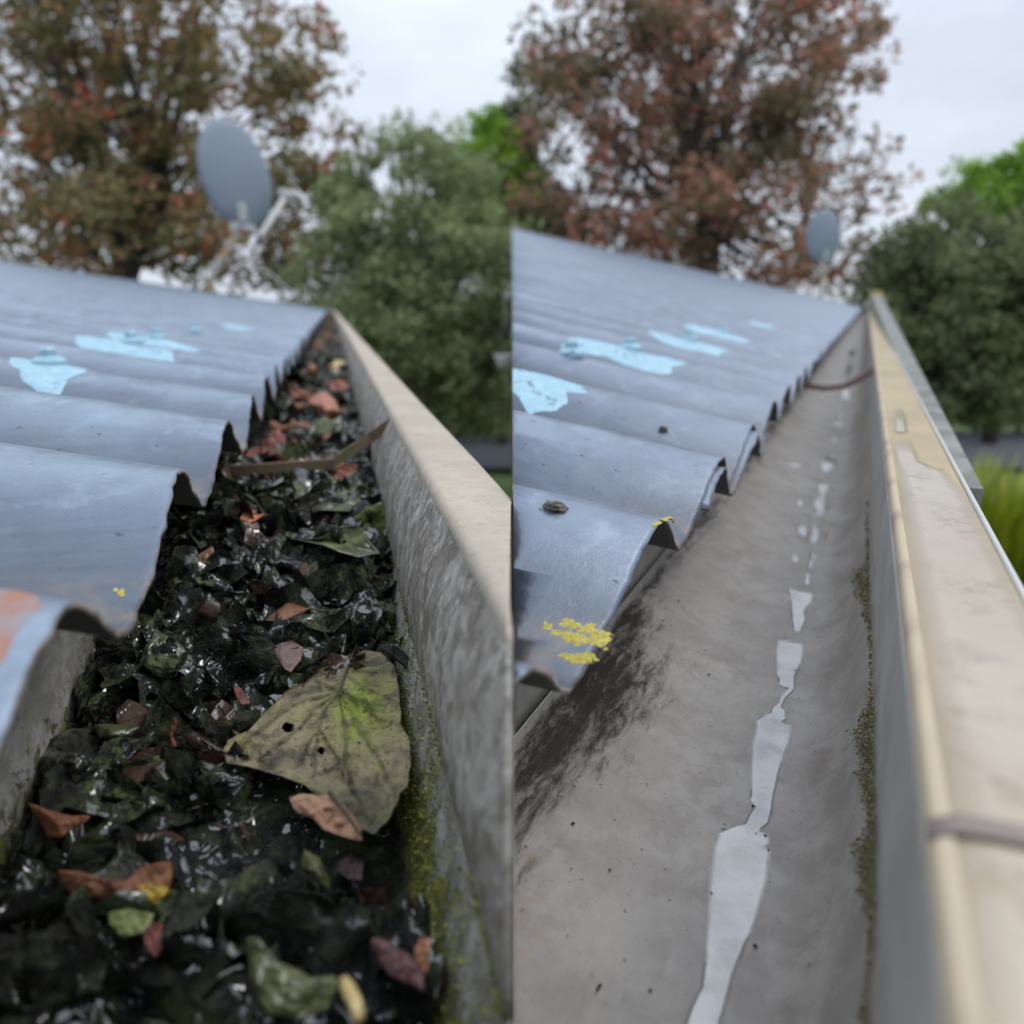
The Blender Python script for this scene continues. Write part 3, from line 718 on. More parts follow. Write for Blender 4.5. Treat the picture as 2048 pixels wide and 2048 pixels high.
# ---- right gutter
gutR = empty('rain_gutter', RG.w(.1, 0, -.1)); tag(gutR, 'emptied light grey rain gutter with a strip of water on its floor', 'gutter')
flo = catmull([(-.0582, -.0905), (-.050, -.0955), (-.040, -.0995), (-.028, -.1025), (-.017, -.1040), (-.0075, -.1046), (.0005, -.1036), (.0062, -.0982), (.0096, -.0885), (.0114, -.0795), (.0121, -.0745), (.0124, -.0735)], 8)
fa = np.array([p[0] for p in flo]); fb = np.array([p[1] for p in flo])
def floorR(s, a): return float(np.interp(a, fa, fb))
def cR(s, a, b):
    n1 = fbm(s * 18, a * 50, 4, 3)
    near_ = sm(s, .105, .150) * (1 - sm(s, .165, .215))
    mould_shade = 1.0 * sm(-a, .028, .050) * near_ + .50 * sm(-a, .040, .050) * (1 - sm(s, .125, .145)) + .75 * sm(-a, .045, .056) * sm(s, .178, .20)  # last term: far strip under the eave, shade painted into the colour
    mould_shade = max(0, min(1, mould_shade * (1 - sm(-a, .0560, .058)) + .35 * n1 * sm(-a, .02, .04)))
    cre = sm(a, .0114, .0121) * .5  # darkens the channel edge along the crease
    rust = sm(-a, .032, .04) * (1 - sm(-a, .045, .05)) * (1 - sm(s, .09, .12)) * .4
    return (max(mould_shade, cre * .9), .55 + .5 * n1, rust, 1)
ssR = srange(-.12, 8.8)
sweep(RG, flo, ssR, 'channel', M_gutR, gutR, 1, cR, thick=0)
back = [(-.0585, -.0575), (-.0586, -.07), (-.0586, -.0892)]
sweep(RG, resample(back, 10), ssR, 'back_wall', M_faceR, gutR, 1)
mb = MB(); rim = [RG.w(s, -.0578, -.0900) for s in srange(.0, 2, .05, .01)]; mb.tube(rim, .00016, 6); par(mb.build('back_edge', M_rim, None, True, 1), gutR)
facep = catmull([(.0120, -.0715), (.0112, -.0712), (.0108, -.0695), (.0108, -.060), (.0109, -.052), (.0110, -.0475)], 5)
sweep(RG, facep, ssR, 'inner_face', M_faceR, gutR, 1, wob=.0004)
roll = catmull([(.01095, -.0478), (.01085, -.0462), (.0113, -.0451), (.0124, -.0447)], 5)
sweep(RG, roll, ssR, 'rolled_edge', M_rollR, gutR, 1, wob=.0004, thick=.0005)
lipR = catmull([(.0122, -.0449), (.015, -.0448), (.020, -.0447), (.0255, -.0448), (.0278, -.0451)], 5)
sweep(RG, lipR, ssR, 'lip', M_lipR, gutR, 1, thick=0)
rimp = catmull([(.0277, -.0450), (.0281, -.0447), (.0285, -.0452), (.0287, -.047), (.0290, -.06), (.026, -.09), (.02, -.11)], 5)
sweep(RG, rimp, ssR, 'outer_rim', M_rim, gutR, 1, thick=.0006)
mb = MB(); e = RG.w(8.8, -.015, -.07); mb.box(e, RG.d * .001, RG.n * .044, (0, 0, .035)); par(mb.build('end_cap', M_timber, None, False), gutR)
A = pb(RG, 1600, 770, -.072); B = pb(RG, 1650, 777, -.074); C_ = pb(RG, 1690, 773, -.071); D_ = pb(RG, 1722, 756, -.061); E_ = pb(RG, 1748, 740, -.0495)
strap(RG, [A, B, C_, D_, E_], .0022, .0010, 'strap', M_strapR, gutR, 1)
# near clip wrapping over the lip
V = []
q0 = RG.on(1866, 1648, -.0445); q1 = RG.on(2100, 1712, -.0445)
c0 = q0[0]
for i in range(9):
    t = i / 8; a = .0104 + (.0300 - .0104) * t; s_ = q0[0] + (q1[0] - q0[0]) * t + .0012 * math.sin(t * 3)
    for ds in (-.0013, 0, .0013): V.append(RG.w(s_ + ds, a, -.0441 + (.00035 if ds == 0 else 0) - (.0012 if i in (0, 8) else 0)))
o = mesh('lip_clip', V, grid_faces(9, 3), M_brk, None, True, 1); solid(o, .0004); par(o, gutR)
# grey timber trim beyond the far part of the right gutter
near = Vector(pb(RG, 1935, 975, -.0525)); far = Vector(at(1752, 592, near.length * 20)); far2 = Vector(at(1752, 590, 7.3))
tr = MB(); k = []
hw = Vector(RG.n)
def tri(p, w_, h_): return [p - hw * w_, p + hw * w_, p + hw * w_ * 1.1 - Vector((0, 0, h_)), p - hw * w_ * .9 - Vector((0, 0, h_))]
V = []; n = 30
for i in range(n + 1):
    t = (i / n) ** 2.5; p = near.lerp(far2, t); V += tri(p, .004 + .045 * t, .02 + .08 * t)
Fc = [(i * 4 + k, i * 4 + (k + 1) % 4, (i + 1) * 4 + (k + 1) % 4, (i + 1) * 4 + k) for i in range(n) for k in range(4)] + [(3, 2, 1, 0), tuple(n * 4 + k for k in range(4))]
trim = mesh('timber_trim', V, Fc, M_timber, None, False, 1); tag(trim, 'weathered grey timber trim running outside the far end of the right hand gutter', 'trim')
mb = MB(); mb.box(far2 + Vector((0, 0, -.02)), (.055, 0, 0), (0, .03, 0), (0, 0, .055)); cap = mb.build('trim_cap', M_ochre, trim, False); bevel(cap, .01)
# fascia boards and walls that carry gutters and roofs
for G, side, s1, lab, lw in ((LG, -1, 8.0, 'grey timber fascia board behind the left hand gutter', 'plain rendered wall below the left hand roof'), (RG, 1, 8.8, 'grey timber fascia board behind the right hand gutter', 'plain rendered wall below the right hand roof')):
    a0 = -.0635; V = []
    for s in (.0 if side > 0 else -.4, s1):
        for a, b in ((a0, -.068), (a0, -.22), (a0 - .022, -.22), (a0 - .022, -.068)): V.append(G.w(s, a, b))
    fc = [(0, 1, 5, 4), (1, 2, 6, 5), (2, 3, 7, 6), (3, 0, 4, 7), (0, 3, 2, 1), (4, 5, 6, 7)]
    o = mesh('fascia_board', V, fc, M_timber, None, False, side); tag(o, lab, 'fascia')
    V = []
    for s in (.0 if side > 0 else -.4, s1 - .05):
        for a, b in ((-.42, -.05), (-.42, GZ), (-.60, GZ), (-.60, -.05)): V.append(G.w(s, a, b))
    o = mesh('house_wall', V, fc, M_wall, None, False, side); tag(o, lw, 'wall')

# ================================================================ WATER STRIP
def zz(p): return (p[0] / 3.096 + 1424, p[1] / 3.096 + 1100)
def z6(p): return (p[0] / 2.982 + 1024, p[1] / 2.982 + 1400)
Lf = [zz(p) for p in [(400, 552), (388, 600), (385, 680), (392, 760), (402, 832), (440, 852), (470, 860), (430, 905), (412, 930), (404, 958), (362, 985), (350, 1018), (290, 1030), (262, 1058), (260, 1110), (236, 1175), (232, 1300), (228, 1450), (224, 1552), (256, 1590), (216, 1640), (182, 1708)]] + [z6(p) for p in [(1290, 765), (1215, 795), (1182, 890), (1158, 1050), (1147, 1300), (1140, 1500), (1112, 1720), (1050, 1835), (1000, 1990)]]
Rf = [zz(p) for p in [(398, 552), (480, 560), (578, 590), (574, 650), (552, 735), (520, 790), (522, 840), (500, 880), (450, 930), (430, 975), (470, 1005), (472, 1045), (440, 1072), (470, 1082), (505, 1090), (510, 1112), (492, 1195), (466, 1250), (425, 1400), (392, 1550), (368, 1690), (330, 1730)]] + [z6(p) for p in [(1490, 790), (1530, 800), (1558, 830), (1558, 860), (1530, 885), (1565, 905), (1535, 1100), (1480, 1280), (1430, 1430), (1370, 1560), (1330, 1660), (1290, 1830), (1240, 1990)]]
def strip_rows(Lp, Rp, step, name=None):
    ly = np.array([p[1] for p in Lp]); lx = np.array([p[0] for p in Lp]); ry = np.array([p[1] for p in Rp]); rx = np.array([p[0] for p in Rp])
    o = np.argsort(ly, kind='stable'); ly, lx = ly[o], lx[o]; o = np.argsort(ry, kind='stable'); ry, rx = ry[o], rx[o]
    y0, y1 = max(ly[0], ry[0]), min(ly[-1], ry[-1]); V = []; nr = 0; y = y0; nc = 31
    ys = []
    while y < y1: ys.append(y); y += step
    ys.append(y1)
    for y in ys:
        a = np.interp(y, ly, lx) + 1.6 * noise.noise((y * .06, 0, 0)); b = np.interp(y, ry, rx) + 1.6 * noise.noise((y * .06, 5, 0))
        for k in range(nc):
            t = k / (nc - 1); x = a * (1 - t) + b * t
            q = RG.onf(x, y, floorR, -.104)
            inn = min(1, k / 5, (nc - 1 - k) / 5, (y - ys[0]) / 12, (ys[-1] - y) / 12)
            V.append(RG.w(q[0], q[1], q[2] + .00014 + .00022 * inn)); WC.append((inn, 0, 0, 1))
    return V, grid_faces(len(ys), nc)
WC = []; mb = MB(); V, Fc = strip_rows(Lf, Rf, 3); mb.add(V, Fc)
Lt = [zz(p) for p in [(472, 225), (468, 260), (475, 330), (485, 430), (500, 505), (520, 530)]]; Rt = [zz(p) for p in [(475, 225), (540, 262), (640, 272), (622, 330), (580, 390), (588, 430), (560, 500), (535, 530)]]
V, Fc = strip_rows(Lt, Rt, 3); mb.add(V, Fc)
V, Fc = strip_rows([(1615, 1135), (1611, 1150), (1607, 1175)], [(1624, 1135), (1622, 1150), (1618, 1176)], 3); mb.add(V, Fc)
# the thin far part of the streak, wavering and half dry in places
ys_ = np.arange(700, 1140, 3.0); V = []
for y in ys_:
    cx = np.interp(y, [700, 800, 900, 1000, 1060, 1140], [1706, 1688, 1662, 1640, 1628, 1618]) + 8 * noise.noise((y * .03, 1, 0))
    wd = np.interp(y, [700, 850, 1000, 1140], [9, 15, 19, 9]) * (.75 + .9 * noise.noise((y * .045, 8, 0)))
    al = max(.12, min(1, .55 + 1.8 * noise.noise((y * .035, 4, 2)))) * (.5 + .5 * min(1, (y - 700) / 60))
    for k in range(5):
        q = RG.onf(cx + wd * (k / 2 - 1) + 3 * noise.noise((y * .08, k * 2, 0)), y, floorR, -.104); V.append(RG.w(q[0], q[1], q[2] + .00012 + .0001 * (k in (1, 2, 3)))); WC.append((al if 0 < k < 4 else 0, 0, 0, 1))
mb.add(V, grid_faces(len(ys_), 5))
for cx, cy, wx, hy in ((1606, 1062, 10, 14), (1600, 1008, 8, 8), (1590, 1118, 8, 10), (1590, 930, 16, 4), (1655, 1012, 6, 11), (1650, 1068, 7, 14)):
    V = []; n = 16; Fc = []
    for g_, al in ((0, 1), (.55, 1), (1, 0)):
        for k in range(n):
            a = k * 6.2832 / n; f = (1 + .5 * noise.noise((cx * .1 + math.cos(a), math.sin(a), cy * .1))) * g_
            q = RG.onf(cx + math.cos(a) * wx * f, cy + math.sin(a) * hy * f, floorR, -.104); V.append(RG.w(q[0], q[1], q[2] + .00012)); WC.append((al * .85, 0, 0, 1))
    for g_ in (0, 1):
        for k in range(n): Fc.append((g_ * n + k, g_ * n + (k + 1) % n, (g_ + 1) * n + (k + 1) % n, (g_ + 1) * n + k))
    mb.add(V, Fc)
o = mesh('water', mb.V, mb.F, M_water, None, True, 1, cols=WC); fix_up(o); tag(o, kind='structure')
# wet film standing on the near half of the right lip
m = MT('wet_lip_film', .09, .9); m.lk(m.math('MULTIPLY', m.attr(0), m.step(m.noise(120, 5, .7), .25, .5, .55, .9)), m.b.inputs['Alpha']); c = m.mix(m.step(m.noise(30, 5, .6), .3, .7), (.42, .335, .235), (.48, .395, .29)); c = m.mix(m.step(m.noise(90, 5, .6), .58, .75, 0, .4), c, (.30, .24, .19))
m.base(c); m.b.inputs['IOR'].default_value = 1.7; M_wetlip = m.m
LC = []
mb = MB()
def lip_rows(L_, R_):
    ys = np.arange(L_[0][1], L_[-1][1], 4.0); V = []
    for i, y in enumerate(ys):
        a = np.interp(y, [p[1] for p in L_], [p[0] for p in L_]); b = np.interp(y, [p[1] for p in R_], [p[0] for p in R_])
        for k in range(9):
            x = a + (b - a) * k / 8 + 1.2 * noise.noise((y * .09, k, 0)); inn = min(1, k / 1.5, (8 - k) / 1.5, i / 8); LC.append((inn, 0, 0, 1)); q = RG.on(x, y, -.04472 + .0002 * inn + .0001)
            V.append(RG.w(*q))
    mb.add(V, grid_faces(len(ys), 9))
lip_rows([(1784, 874), (1787, 900), (1793, 960), (1804, 1060), (1820, 1180), (1862, 1500), (1918, 2000), (1950, 2300)], [(1824, 874), (1832, 900), (1842, 922), (1872, 935), (1890, 938), (1906, 952), (1948, 1002), (2052, 1180), (2238, 1500), (2520, 2000), (2690, 2300)])
lip_rows([(1785, 812), (1787, 840), (1789, 866)], [(1806, 812), (1814, 840), (1818, 866)])
o = mesh('water', mb.V, mb.F, M_wetlip, None, True, 1, cols=LC); fix_up(o); tag(o, kind='structure')
# black grit grains
rnd = random.Random(77); mb = MB()
spots = [(1143, 1740, 3), (1330, 1742, 2.2), (1220, 1743, 4), (1590, 1343, 2), (1505, 1615, 3.4), (1530, 1674, 3), (1512, 1670, 2.2), (1537, 1703, 2.6), (1149, 1575, 2.3), (1295, 1571, 2), (1200, 1975, 6), (1195, 1982, 5), (1510, 1895, 6), (1423, 1789, 3), (1357, 1203, 2.6), (1326, 1243, 2.6), (1418, 1351, 3), (1147, 1650, 5), (1135, 1875, 3), (1300, 1984, 5)]
for _ in range(230): spots.append((rnd.uniform(1080, 1720), rnd.uniform(1250, 2040), rnd.uniform(.5, 1.3)))
for x, y, r in spots:
    q = RG.onf(x, y, floorR, -.104)
    if not -.055 < q[1] < .008: continue
    p = Vector(RG.w(q[0], q[1], q[2] + .0004)); rr = r / F * q[0] * 1.0; V = []
    for i, (cz, cr_) in enumerate(((-.8, .5), (0, 1), (.8, .55))):
        for k in range(6):
            f = rnd.uniform(.7, 1.3); V.append(p + Vector((math.cos(k * 1.047) * rr * cr_ * f, math.sin(k * 1.047) * rr * cr_ * f, cz * rr * .5)))
    mb.add(V, [(i * 6 + k, i * 6 + (k + 1) % 6, (i + 1) * 6 + (k + 1) % 6, (i + 1) * 6 + k) for i in (0, 1) for k in range(6)] + [(12, 13, 14, 15, 16, 17)])
o = mb.build('grit', M_grit, None, True, 1); tag(o, 'black grains of grit scattered on the washed gutter floor', 'grit', kind='stuff')
# dried moss clinging along the crease
mb = MB(); rnd = random.Random(13)
env = [(640, .0), (1120, 4), (1145, 26), (1160, 30), (1200, 18), (1235, 10), (1260, 4), (1380, 3), (1420, 14), (1455, 32), (1490, 34), (1510, 26), (1540, 20), (1560, 30), (1580, 18), (1620, 14), (1660, 12), (1690, 32), (1730, 30), (1780, 26), (1810, 18), (1850, 6), (1950, 4), (2040, 12)]
ey = [e[0] for e in env]; ew = [e[1] for e in env]
for _ in range(6500):
    y = rnd.uniform(1000, 2048); wv = float(np.interp(y, ey, ew))
    if rnd.random() > wv / 26 + .01: continue
    cx = float(np.interp(y, [1000, 1100, 1455, 1855, 2048], [1740, 1742, 1754, 1757, 1742]))
    wv *= 1.25 + .8 * noise.noise((y * .05, 3, 3)); x = cx - wv * rnd.random() ** .8 * rnd.uniform(.4, 1.15)
    q = RG.onf(x, y, floorR, -.08); sc = q[0] / F
    p = Vector(RG.w(q[0], q[1], q[2])) - Vector(RG.n) * .0005 + Vector((0, 0, .0004)); L_ = rnd.uniform(3, 9) * sc; wd = rnd.uniform(.8, 2) * sc
    dv = (Vector(RG.z) * rnd.uniform(-1, -.2) + Vector(RG.d) * rnd.gauss(0, .5) - Vector(RG.n) * rnd.uniform(0, .5)).normalized(); e = dv.cross(Vector(RG.n) + Vector((rnd.gauss(0, .3), 0, rnd.gauss(0, .3)))).normalized()
    lift = -Vector(RG.n) * rnd.uniform(0, .0006)
    mb.add([p - e * wd, p + e * wd, p + dv * L_ * .6 + e * wd * .8 + lift, p + dv * L_ + lift * .4, p + dv * L_ * .5 - e * wd + lift], [(0, 1, 2, 3, 4)])
o = mb.build('moss', M_moss, None, False, 1); tag(o, 'ragged olive moss clinging in the crease of the washed gutter', 'moss', kind='stuff')

# ================================================================ LEAF MULCH (left)
def mbase(s, a):
    far = sm(s, .12, .26)
    b = -.0885 + .0185 * far
    b += .0035 * fbm(s * 22, a * 30, 2, 2)
    # lower towards both walls near the camera
    b -= (1 - far) * .0095 * sm(a, -.002, .011) + .003 * sm(-a, .048, .06)
    b -= .004 * math.exp(-((s - .128) / .022) ** 2 - ((a + .006) / .013) ** 2)   # pressed down under the big leaf
    return b
def mulch_h(s, a):
    k = 1 / max(1, s / .35)
    x, y = s * 70, a * 70
    w1 = noise.noise((x * .7, y * .7, 9)); w2 = noise.noise((x * .7 + 9, y * .7, 4))
    r = ridge(x + w1 * 1.6, y + w2 * 1.6, .7, 4)
    f = fbm(s * 330 + w1 * 2, a * 330 + w2 * 2, 2, 3)
    return mbase(s, a) + k ** .3 * (.0052 * (r - .45) + .0016 * f)
ss = srange(.035, 8.0, .0058, .0007); aa = np.linspace(-.0605, .0165, 150)
V = []
for s in ss:
    fade = sm(s, .035, .045)
    for a in aa: V.append(LG.w(s, a, mulch_h(s, a)))
nV = len(V); Fc = grid_faces(len(ss), len(aa)); MU = MB(); MU.V = [tuple(v) for v in V]; MU.F = Fc
rnd = random.Random(99)
def crumple(p, L_, W_, amp, rnd, n=9):
    """one crumpled scrap of leaf: points of an n x n sheet"""
    d = Vector((rnd.gauss(0, 1), rnd.gauss(0, 1), rnd.gauss(0, .35))).normalized(); e = d.cross(Vector((rnd.gauss(0, .45), rnd.gauss(0, .45), 1))).normalized(); nn = e.cross(d)
    sd = rnd.random() * 90; curl = rnd.uniform(-1, 1) * 1.6; curl2 = rnd.uniform(-1, 1) * 1.1; V = []
    for i in range(n):
        u = i / (n - 1) * 2 - 1; wd = math.sqrt(max(.02, 1 - abs(u) ** 2.2)) * (1 + .3 * noise.noise((u * 3, sd, 0)))
        for j in range(n):
            v = j / (n - 1) * 2 - 1
            h = amp * (fbm(u * 1.3 + sd, v * 1.3, 0, 2) * 3.4 + abs(v) * .6 * curl + u * u * curl2 * .8)
            V.append(p + d * u * L_ + e * v * W_ * wd + nn * h)
    return V, grid_faces(n, n)
for i in range(900):
    if i < 700: s = rnd.uniform(.05, .36)
    else: s = rnd.uniform(.36, 1.4) if i < 1000 else rnd.uniform(1.4, 5)
    a = rnd.uniform(-.056, .0115); L_ = rnd.uniform(.003, .0125) * (1 if s < .4 else 1.3)
    if a > -.028 and .095 < s < .155: continue
    p = Vector(LG.w(s, a, mbase(s, a) + rnd.uniform(-.0015, .002)))
    V, Fq = crumple(p, L_, L_ * rnd.uniform(.4, .8), L_ * .38, rnd); MU.add(V, Fq)
for i in range(46):      # larger folded leaves, half sunk
    s = rnd.uniform(.085, .33); a = rnd.uniform(-.052, .006)
    if a > -.034 and .09 < s < .16: continue
    p = Vector(LG.w(s, a, mbase(s, a) + rnd.uniform(.000, .002))); L_ = rnd.uniform(.010, .017)
    V, Fq = crumple(p, L_, L_ * rnd.uniform(.5, .8), L_ * .26, rnd, 15); MU.add(V, Fq)
for i in range(260):   # threads, rootlets and ribs
    s = rnd.uniform(.05, .4); a = rnd.uniform(-.05, .01); p = Vector(LG.w(s, a, mulch_h(s, a) + .0012)); pts = [p]; dv = Vector((rnd.gauss(0, 1), rnd.gauss(0, 1), 0)).normalized()
    for k in range(5):
        dv = (dv + Vector((rnd.gauss(0, .5), rnd.gauss(0, .5), rnd.gauss(0, .3)))).normalized(); q = pts[-1] + dv * rnd.uniform(.001, .0022); pts.append(q)
    MU.tube(pts, rnd.uniform(.00014, .00045), 5)
mul = MU.build('leaf_mulch', M_mulch, None, True, -1); fix_up(mul)
tag(mul, 'black and green wet rotting leaf mulch filling the gutter', 'leaf litter', kind='stuff')

m = MT('living_moss', .85); m.base(m.ramp(m.island(), [(0, (.05, .055, .015)), (.4, (.13, .14, .03)), (.8, (.26, .27, .045)), (1, (.40, .40, .08))])); M_moss2 = m.m
mb = MB(); rm = random.Random(61); pa = [p[0] for p in profL if p[0] > 0]; pbb = [p[1] for p in profL if p[0] > 0]
for _ in range(42000):
    s = .05 + rm.random() ** 1.6 * .55; wall = rm.random()
    cl = noise.noise((s * 38, wall * 1.5, 2)) + .5 * noise.noise((s * 120, wall * 4, 7))
    if wall < .62:      # on the strip under the crease
        u = rm.random() ** 1.3; a = .0080 + u * .0060; b = float(np.interp(a, pa, pbb)); nrm = Vector(-LG.n) * .8 + Vector((0, 0, .6))
        if cl < -.14 + .34 * u: continue
    elif wall < .80:    # creeping over the crease onto the front face
        u = rm.random() ** 2; a = .0138; b = -.0757 + u * .010; nrm = Vector(-LG.n)
        if cl < -.05 + .3 * u: continue
    else:               # back wall
        u = rm.random(); a = -.0597; b = -.088 + u * .022; nrm = Vector(LG.n)
        if cl < .10 + .3 * u: continue
    p = Vector(LG.w(s, a, b)) + nrm * .0004; r = rm.uniform(.00015, .0005) * (1 + s)
    d_ = Vector((rm.gauss(0, 1), rm.gauss(0, 1), rm.gauss(0, 1))).normalized(); e_ = d_.cross(nrm).normalized()
    d_ = (d_ + nrm * rm.uniform(.2, 1.2)).normalized()
    mb.add([p - e_ * r * .5, p + e_ * r * .5, p + d_ * r + e_ * r * .3, p + d_ * r * 1.4 - e_ * r * .1], [(0, 1, 2, 3)])
o = mb.build('moss', M_moss2, None, False, -1); tag(o, 'yellow green moss growing along the walls of the clogged gutter', 'moss', kind='stuff')

# ---- traced single leaves that lie on the mulch
def top_h(s, a, R_=.004):
    return max(mulch_h(s, a), mulch_h(s + R_, a), mulch_h(s - R_, a), mulch_h(s, a + R_), mulch_h(s, a - R_))
def leaf(poly, mat, label, lift=.0015, tilt=0., curl=0., rib=None, holes=(), veins=None, seed=0, bump=.0008, thick=.00022, tiltx=0., smoothh=True, name='fallen_leaf', hb=None, cat='leaf', rag=1.0, rings=12, colf=None, group=None):
    c = np.array([sum(p[0] for p in poly) / len(poly), sum(p[1] for p in poly) / len(poly)])
    # reference plane height under the centre
    b = -.085
    for _ in range(6):
        q = LG.on(c[0], c[1], b); b = mbase(q[0], q[1]) + lift
    if hb is not None: b = hb; q = LG.on(c[0], c[1], b)
    s0, a0 = q[0], q[1]; size = max(abs(p[0] - c[0]) + abs(p[1] - c[1]) for p in poly)
    B = []; sub = 5
    for i in range(len(poly)):
        p0 = np.array(poly[i]); p1 = np.array(poly[(i + 1) % len(poly)])
        for k in range(sub):
            p = p0 + (p1 - p0) * k / sub; r = p - c
            f = 1 + rag * (.035 * noise.noise((p[0] * .05, p[1] * .05, seed)) + .02 * noise.noise((p[0] * .2, p[1] * .2, seed + 4)))
            B.append(c + r * f)
    def P(x, y, rho):
        u = (x - c[0]) / size; v = (y - c[1]) / size
        h = b + size / F * s0 * (tilt * -v + tiltx * u + curl * (rho ** 2.2) * .35) + bump * fbm(x * .018 + seed, y * .018, 0, 3) * 2 + bump * .5 * fbm(x * .07, y * .07, seed, 2)
        if veins:
            dm = min(segd(x, y, vv) for vv in veins); h += .00035 * math.exp(-(dm / 3.2) ** 2) - .0006 * math.exp(-((dm - 14) / 12) ** 2)
        q = LG.on(x, y, h); return LG.w(*q)
    V = [P(c[0], c[1], 0)]; XY = [c]; Fc = []; n = len(B)
    for g in range(1, rings + 1):
        for bb in B:
            p = c + (bb - c) * g / rings; XY.append(p); V.append(P(p[0], p[1], g / rings))
    def hole(p): return any((p[0] - h[0]) ** 2 / h[2] ** 2 + (p[1] - h[1]) ** 2 / h[3] ** 2 < 1 for h in holes)
    for k in range(n):
        f = (0, 1 + (k + 1) % n, 1 + k); Fc.append(f)
    for g in range(rings - 1):
        for k in range(n):
            a = 1 + g * n + k; d = 1 + g * n + (k + 1) % n; Fc.append((a, d, d + n, a + n))
    if holes: Fc = [f for f in Fc if not hole(sum(XY[i] for i in f) / len(f))]
    C = []
    for p in XY:
        v = 1.0; col = [1, 1, 1]
        if veins:
            dm = min(segd(p[0], p[1], vv) for vv in veins); k = math.exp(-(dm / 2.4) ** 2); col = [1 - .55 * k] * 3
        if colf: col = colf(p[0], p[1], col)
        C.append((*col, 1))
    o = mesh(name, V, Fc, mat, None, True, -1, cols=C); fix_up(o); solid(o, thick, 0)
    tag(o, label, cat, group)
    if rib:
        mb = MB(); pts = [Vector(P(x, y, min(1, math.hypot(x - c[0], y - c[1]) / size))) + Vector((0, 0, .0001)) for x, y in rib]
        mb.tube(pts, [.0004] + [.00028] * (len(pts) - 2) + [.00012], 6); mb.build('stalk', M_stalk, o)
    return o
def segd(x, y, v):
    m_ = 1e9
    for i in range(len(v) - 1):
        ax, ay = v[i]; bx, by = v[i + 1]; dx, dy = bx - ax, by - ay
        t = max(0, min(1, ((x - ax) * dx + (y - ay) * dy) / (dx * dx + dy * dy + 1e-9)))
        m_ = min(m_, math.hypot(x - ax - t * dx, y - ay - t * dy))
    return m_
z3 = lambda p: Z(p, 3.019, 400, 560)
z4 = lambda p: Z(p, 3.22, 0, 1000)
z5 = lambda p: Z(p, 3.096, 400, 1100)
z6l = lambda p: Z(p, 3.525, 0, 1500)
z7 = lambda p: Z(p, 3.526, 480, 1500)
big = z5([(950, 625), (900, 660), (800, 690), (700, 745), (600, 820), (500, 910), (400, 1010), (300, 1120), (170, 1180), (140, 1240), (170, 1320), (330, 1350), (500, 1400), (650, 1460), (740, 1530), (850, 1620), (960, 1720), (1080, 1760), (1190, 1640), (1240, 1520), (1290, 1440), (1305, 1300), (1300, 1180), (1245, 1080), (1240, 960), (1230, 830), (1200, 710), (1120, 640), (1020, 625)])
bv = [z5(v) for v in ([(940, 640), (905, 740), (865, 870)], [(865, 870), (790, 960), (740, 1100), (720, 1250), (715, 1380)], [(865, 870), (700, 800), (560, 860), (450, 950)], [(860, 880), (650, 930), (500, 1010), (330, 1150), (270, 1230)], [(840, 900), (700, 980), (620, 1100), (470, 1210), (380, 1290)], [(880, 870), (1000, 950), (1100, 1040), (1240, 1090)], [(900, 780), (1000, 840), (1130, 900), (1220, 980)], [(915, 740), (1050, 755), (1190, 750)], [(870, 890), (960, 1060), (1040, 1200), (1130, 1330), (1200, 1500)], [(865, 890), (900, 1100), (900, 1300), (950, 1480), (1050, 1640)], [(740, 1100), (800, 1200), (860, 1300), (890, 1400)], [(740, 1120), (660, 1200), (640, 1300)])]
def bigcol(x, y, col):
    # algae on the right of the main rib, darker toward the far lobe and lower edge
    g = math.exp(-(((x - 715) / 60) ** 2 + ((y - 1430) / 70) ** 2)) + .8 * math.exp(-(((x - 735) / 45) ** 2 + ((y - 1390) / 30) ** 2)) + .55 * math.exp(-(((x - 470) / 40) ** 2 + ((y - 1490) / 20) ** 2)) + .4 * math.exp(-(((x - 560) / 40) ** 2 + ((y - 1420) / 14) ** 2))
    n_ = .5 + fbm(x * .03, y * .03, 0, 3)
    g = min(1, g * max(0, n_) * 1.7)
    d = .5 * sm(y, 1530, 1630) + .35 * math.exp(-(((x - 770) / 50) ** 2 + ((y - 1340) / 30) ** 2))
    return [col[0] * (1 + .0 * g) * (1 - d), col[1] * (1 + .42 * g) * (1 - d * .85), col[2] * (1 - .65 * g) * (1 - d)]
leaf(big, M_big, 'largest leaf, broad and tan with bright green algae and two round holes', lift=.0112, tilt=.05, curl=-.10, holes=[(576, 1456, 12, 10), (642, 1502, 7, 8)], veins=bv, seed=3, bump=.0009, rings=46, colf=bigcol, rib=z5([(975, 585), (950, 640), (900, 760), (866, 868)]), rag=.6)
leaf(z5([(555, 1540), (620, 1512), (720, 1520), (820, 1525), (900, 1590), (960, 1660), (1000, 1740), (1005, 1800), (900, 1780), (770, 1735), (700, 1660), (600, 1625), (570, 1580)]), M_tan, 'tan leaf with a toothed edge just below the largest leaf', lift=.0125, tilt=.25, curl=-.3, seed=5, veins=[z5([(820, 1525), (900, 1620), (990, 1760)]), z5([(870, 1590), (780, 1600)]), z5([(930, 1680), (850, 1700)])], rings=18, rib=z5([(800, 1500), (900, 1620), (995, 1770)]))
leaf(z5([(335, 550), (370, 480), (430, 410), (540, 330), (590, 322), (670, 362), (640, 400), (570, 460), (470, 510), (400, 540)]), M_brown, 'curled red brown leaf above the largest leaf', lift=.0075, tilt=.45, curl=-.35, seed=8, rings=14, rib=z5([(780, 385), (680, 362), (560, 420), (380, 530)]))
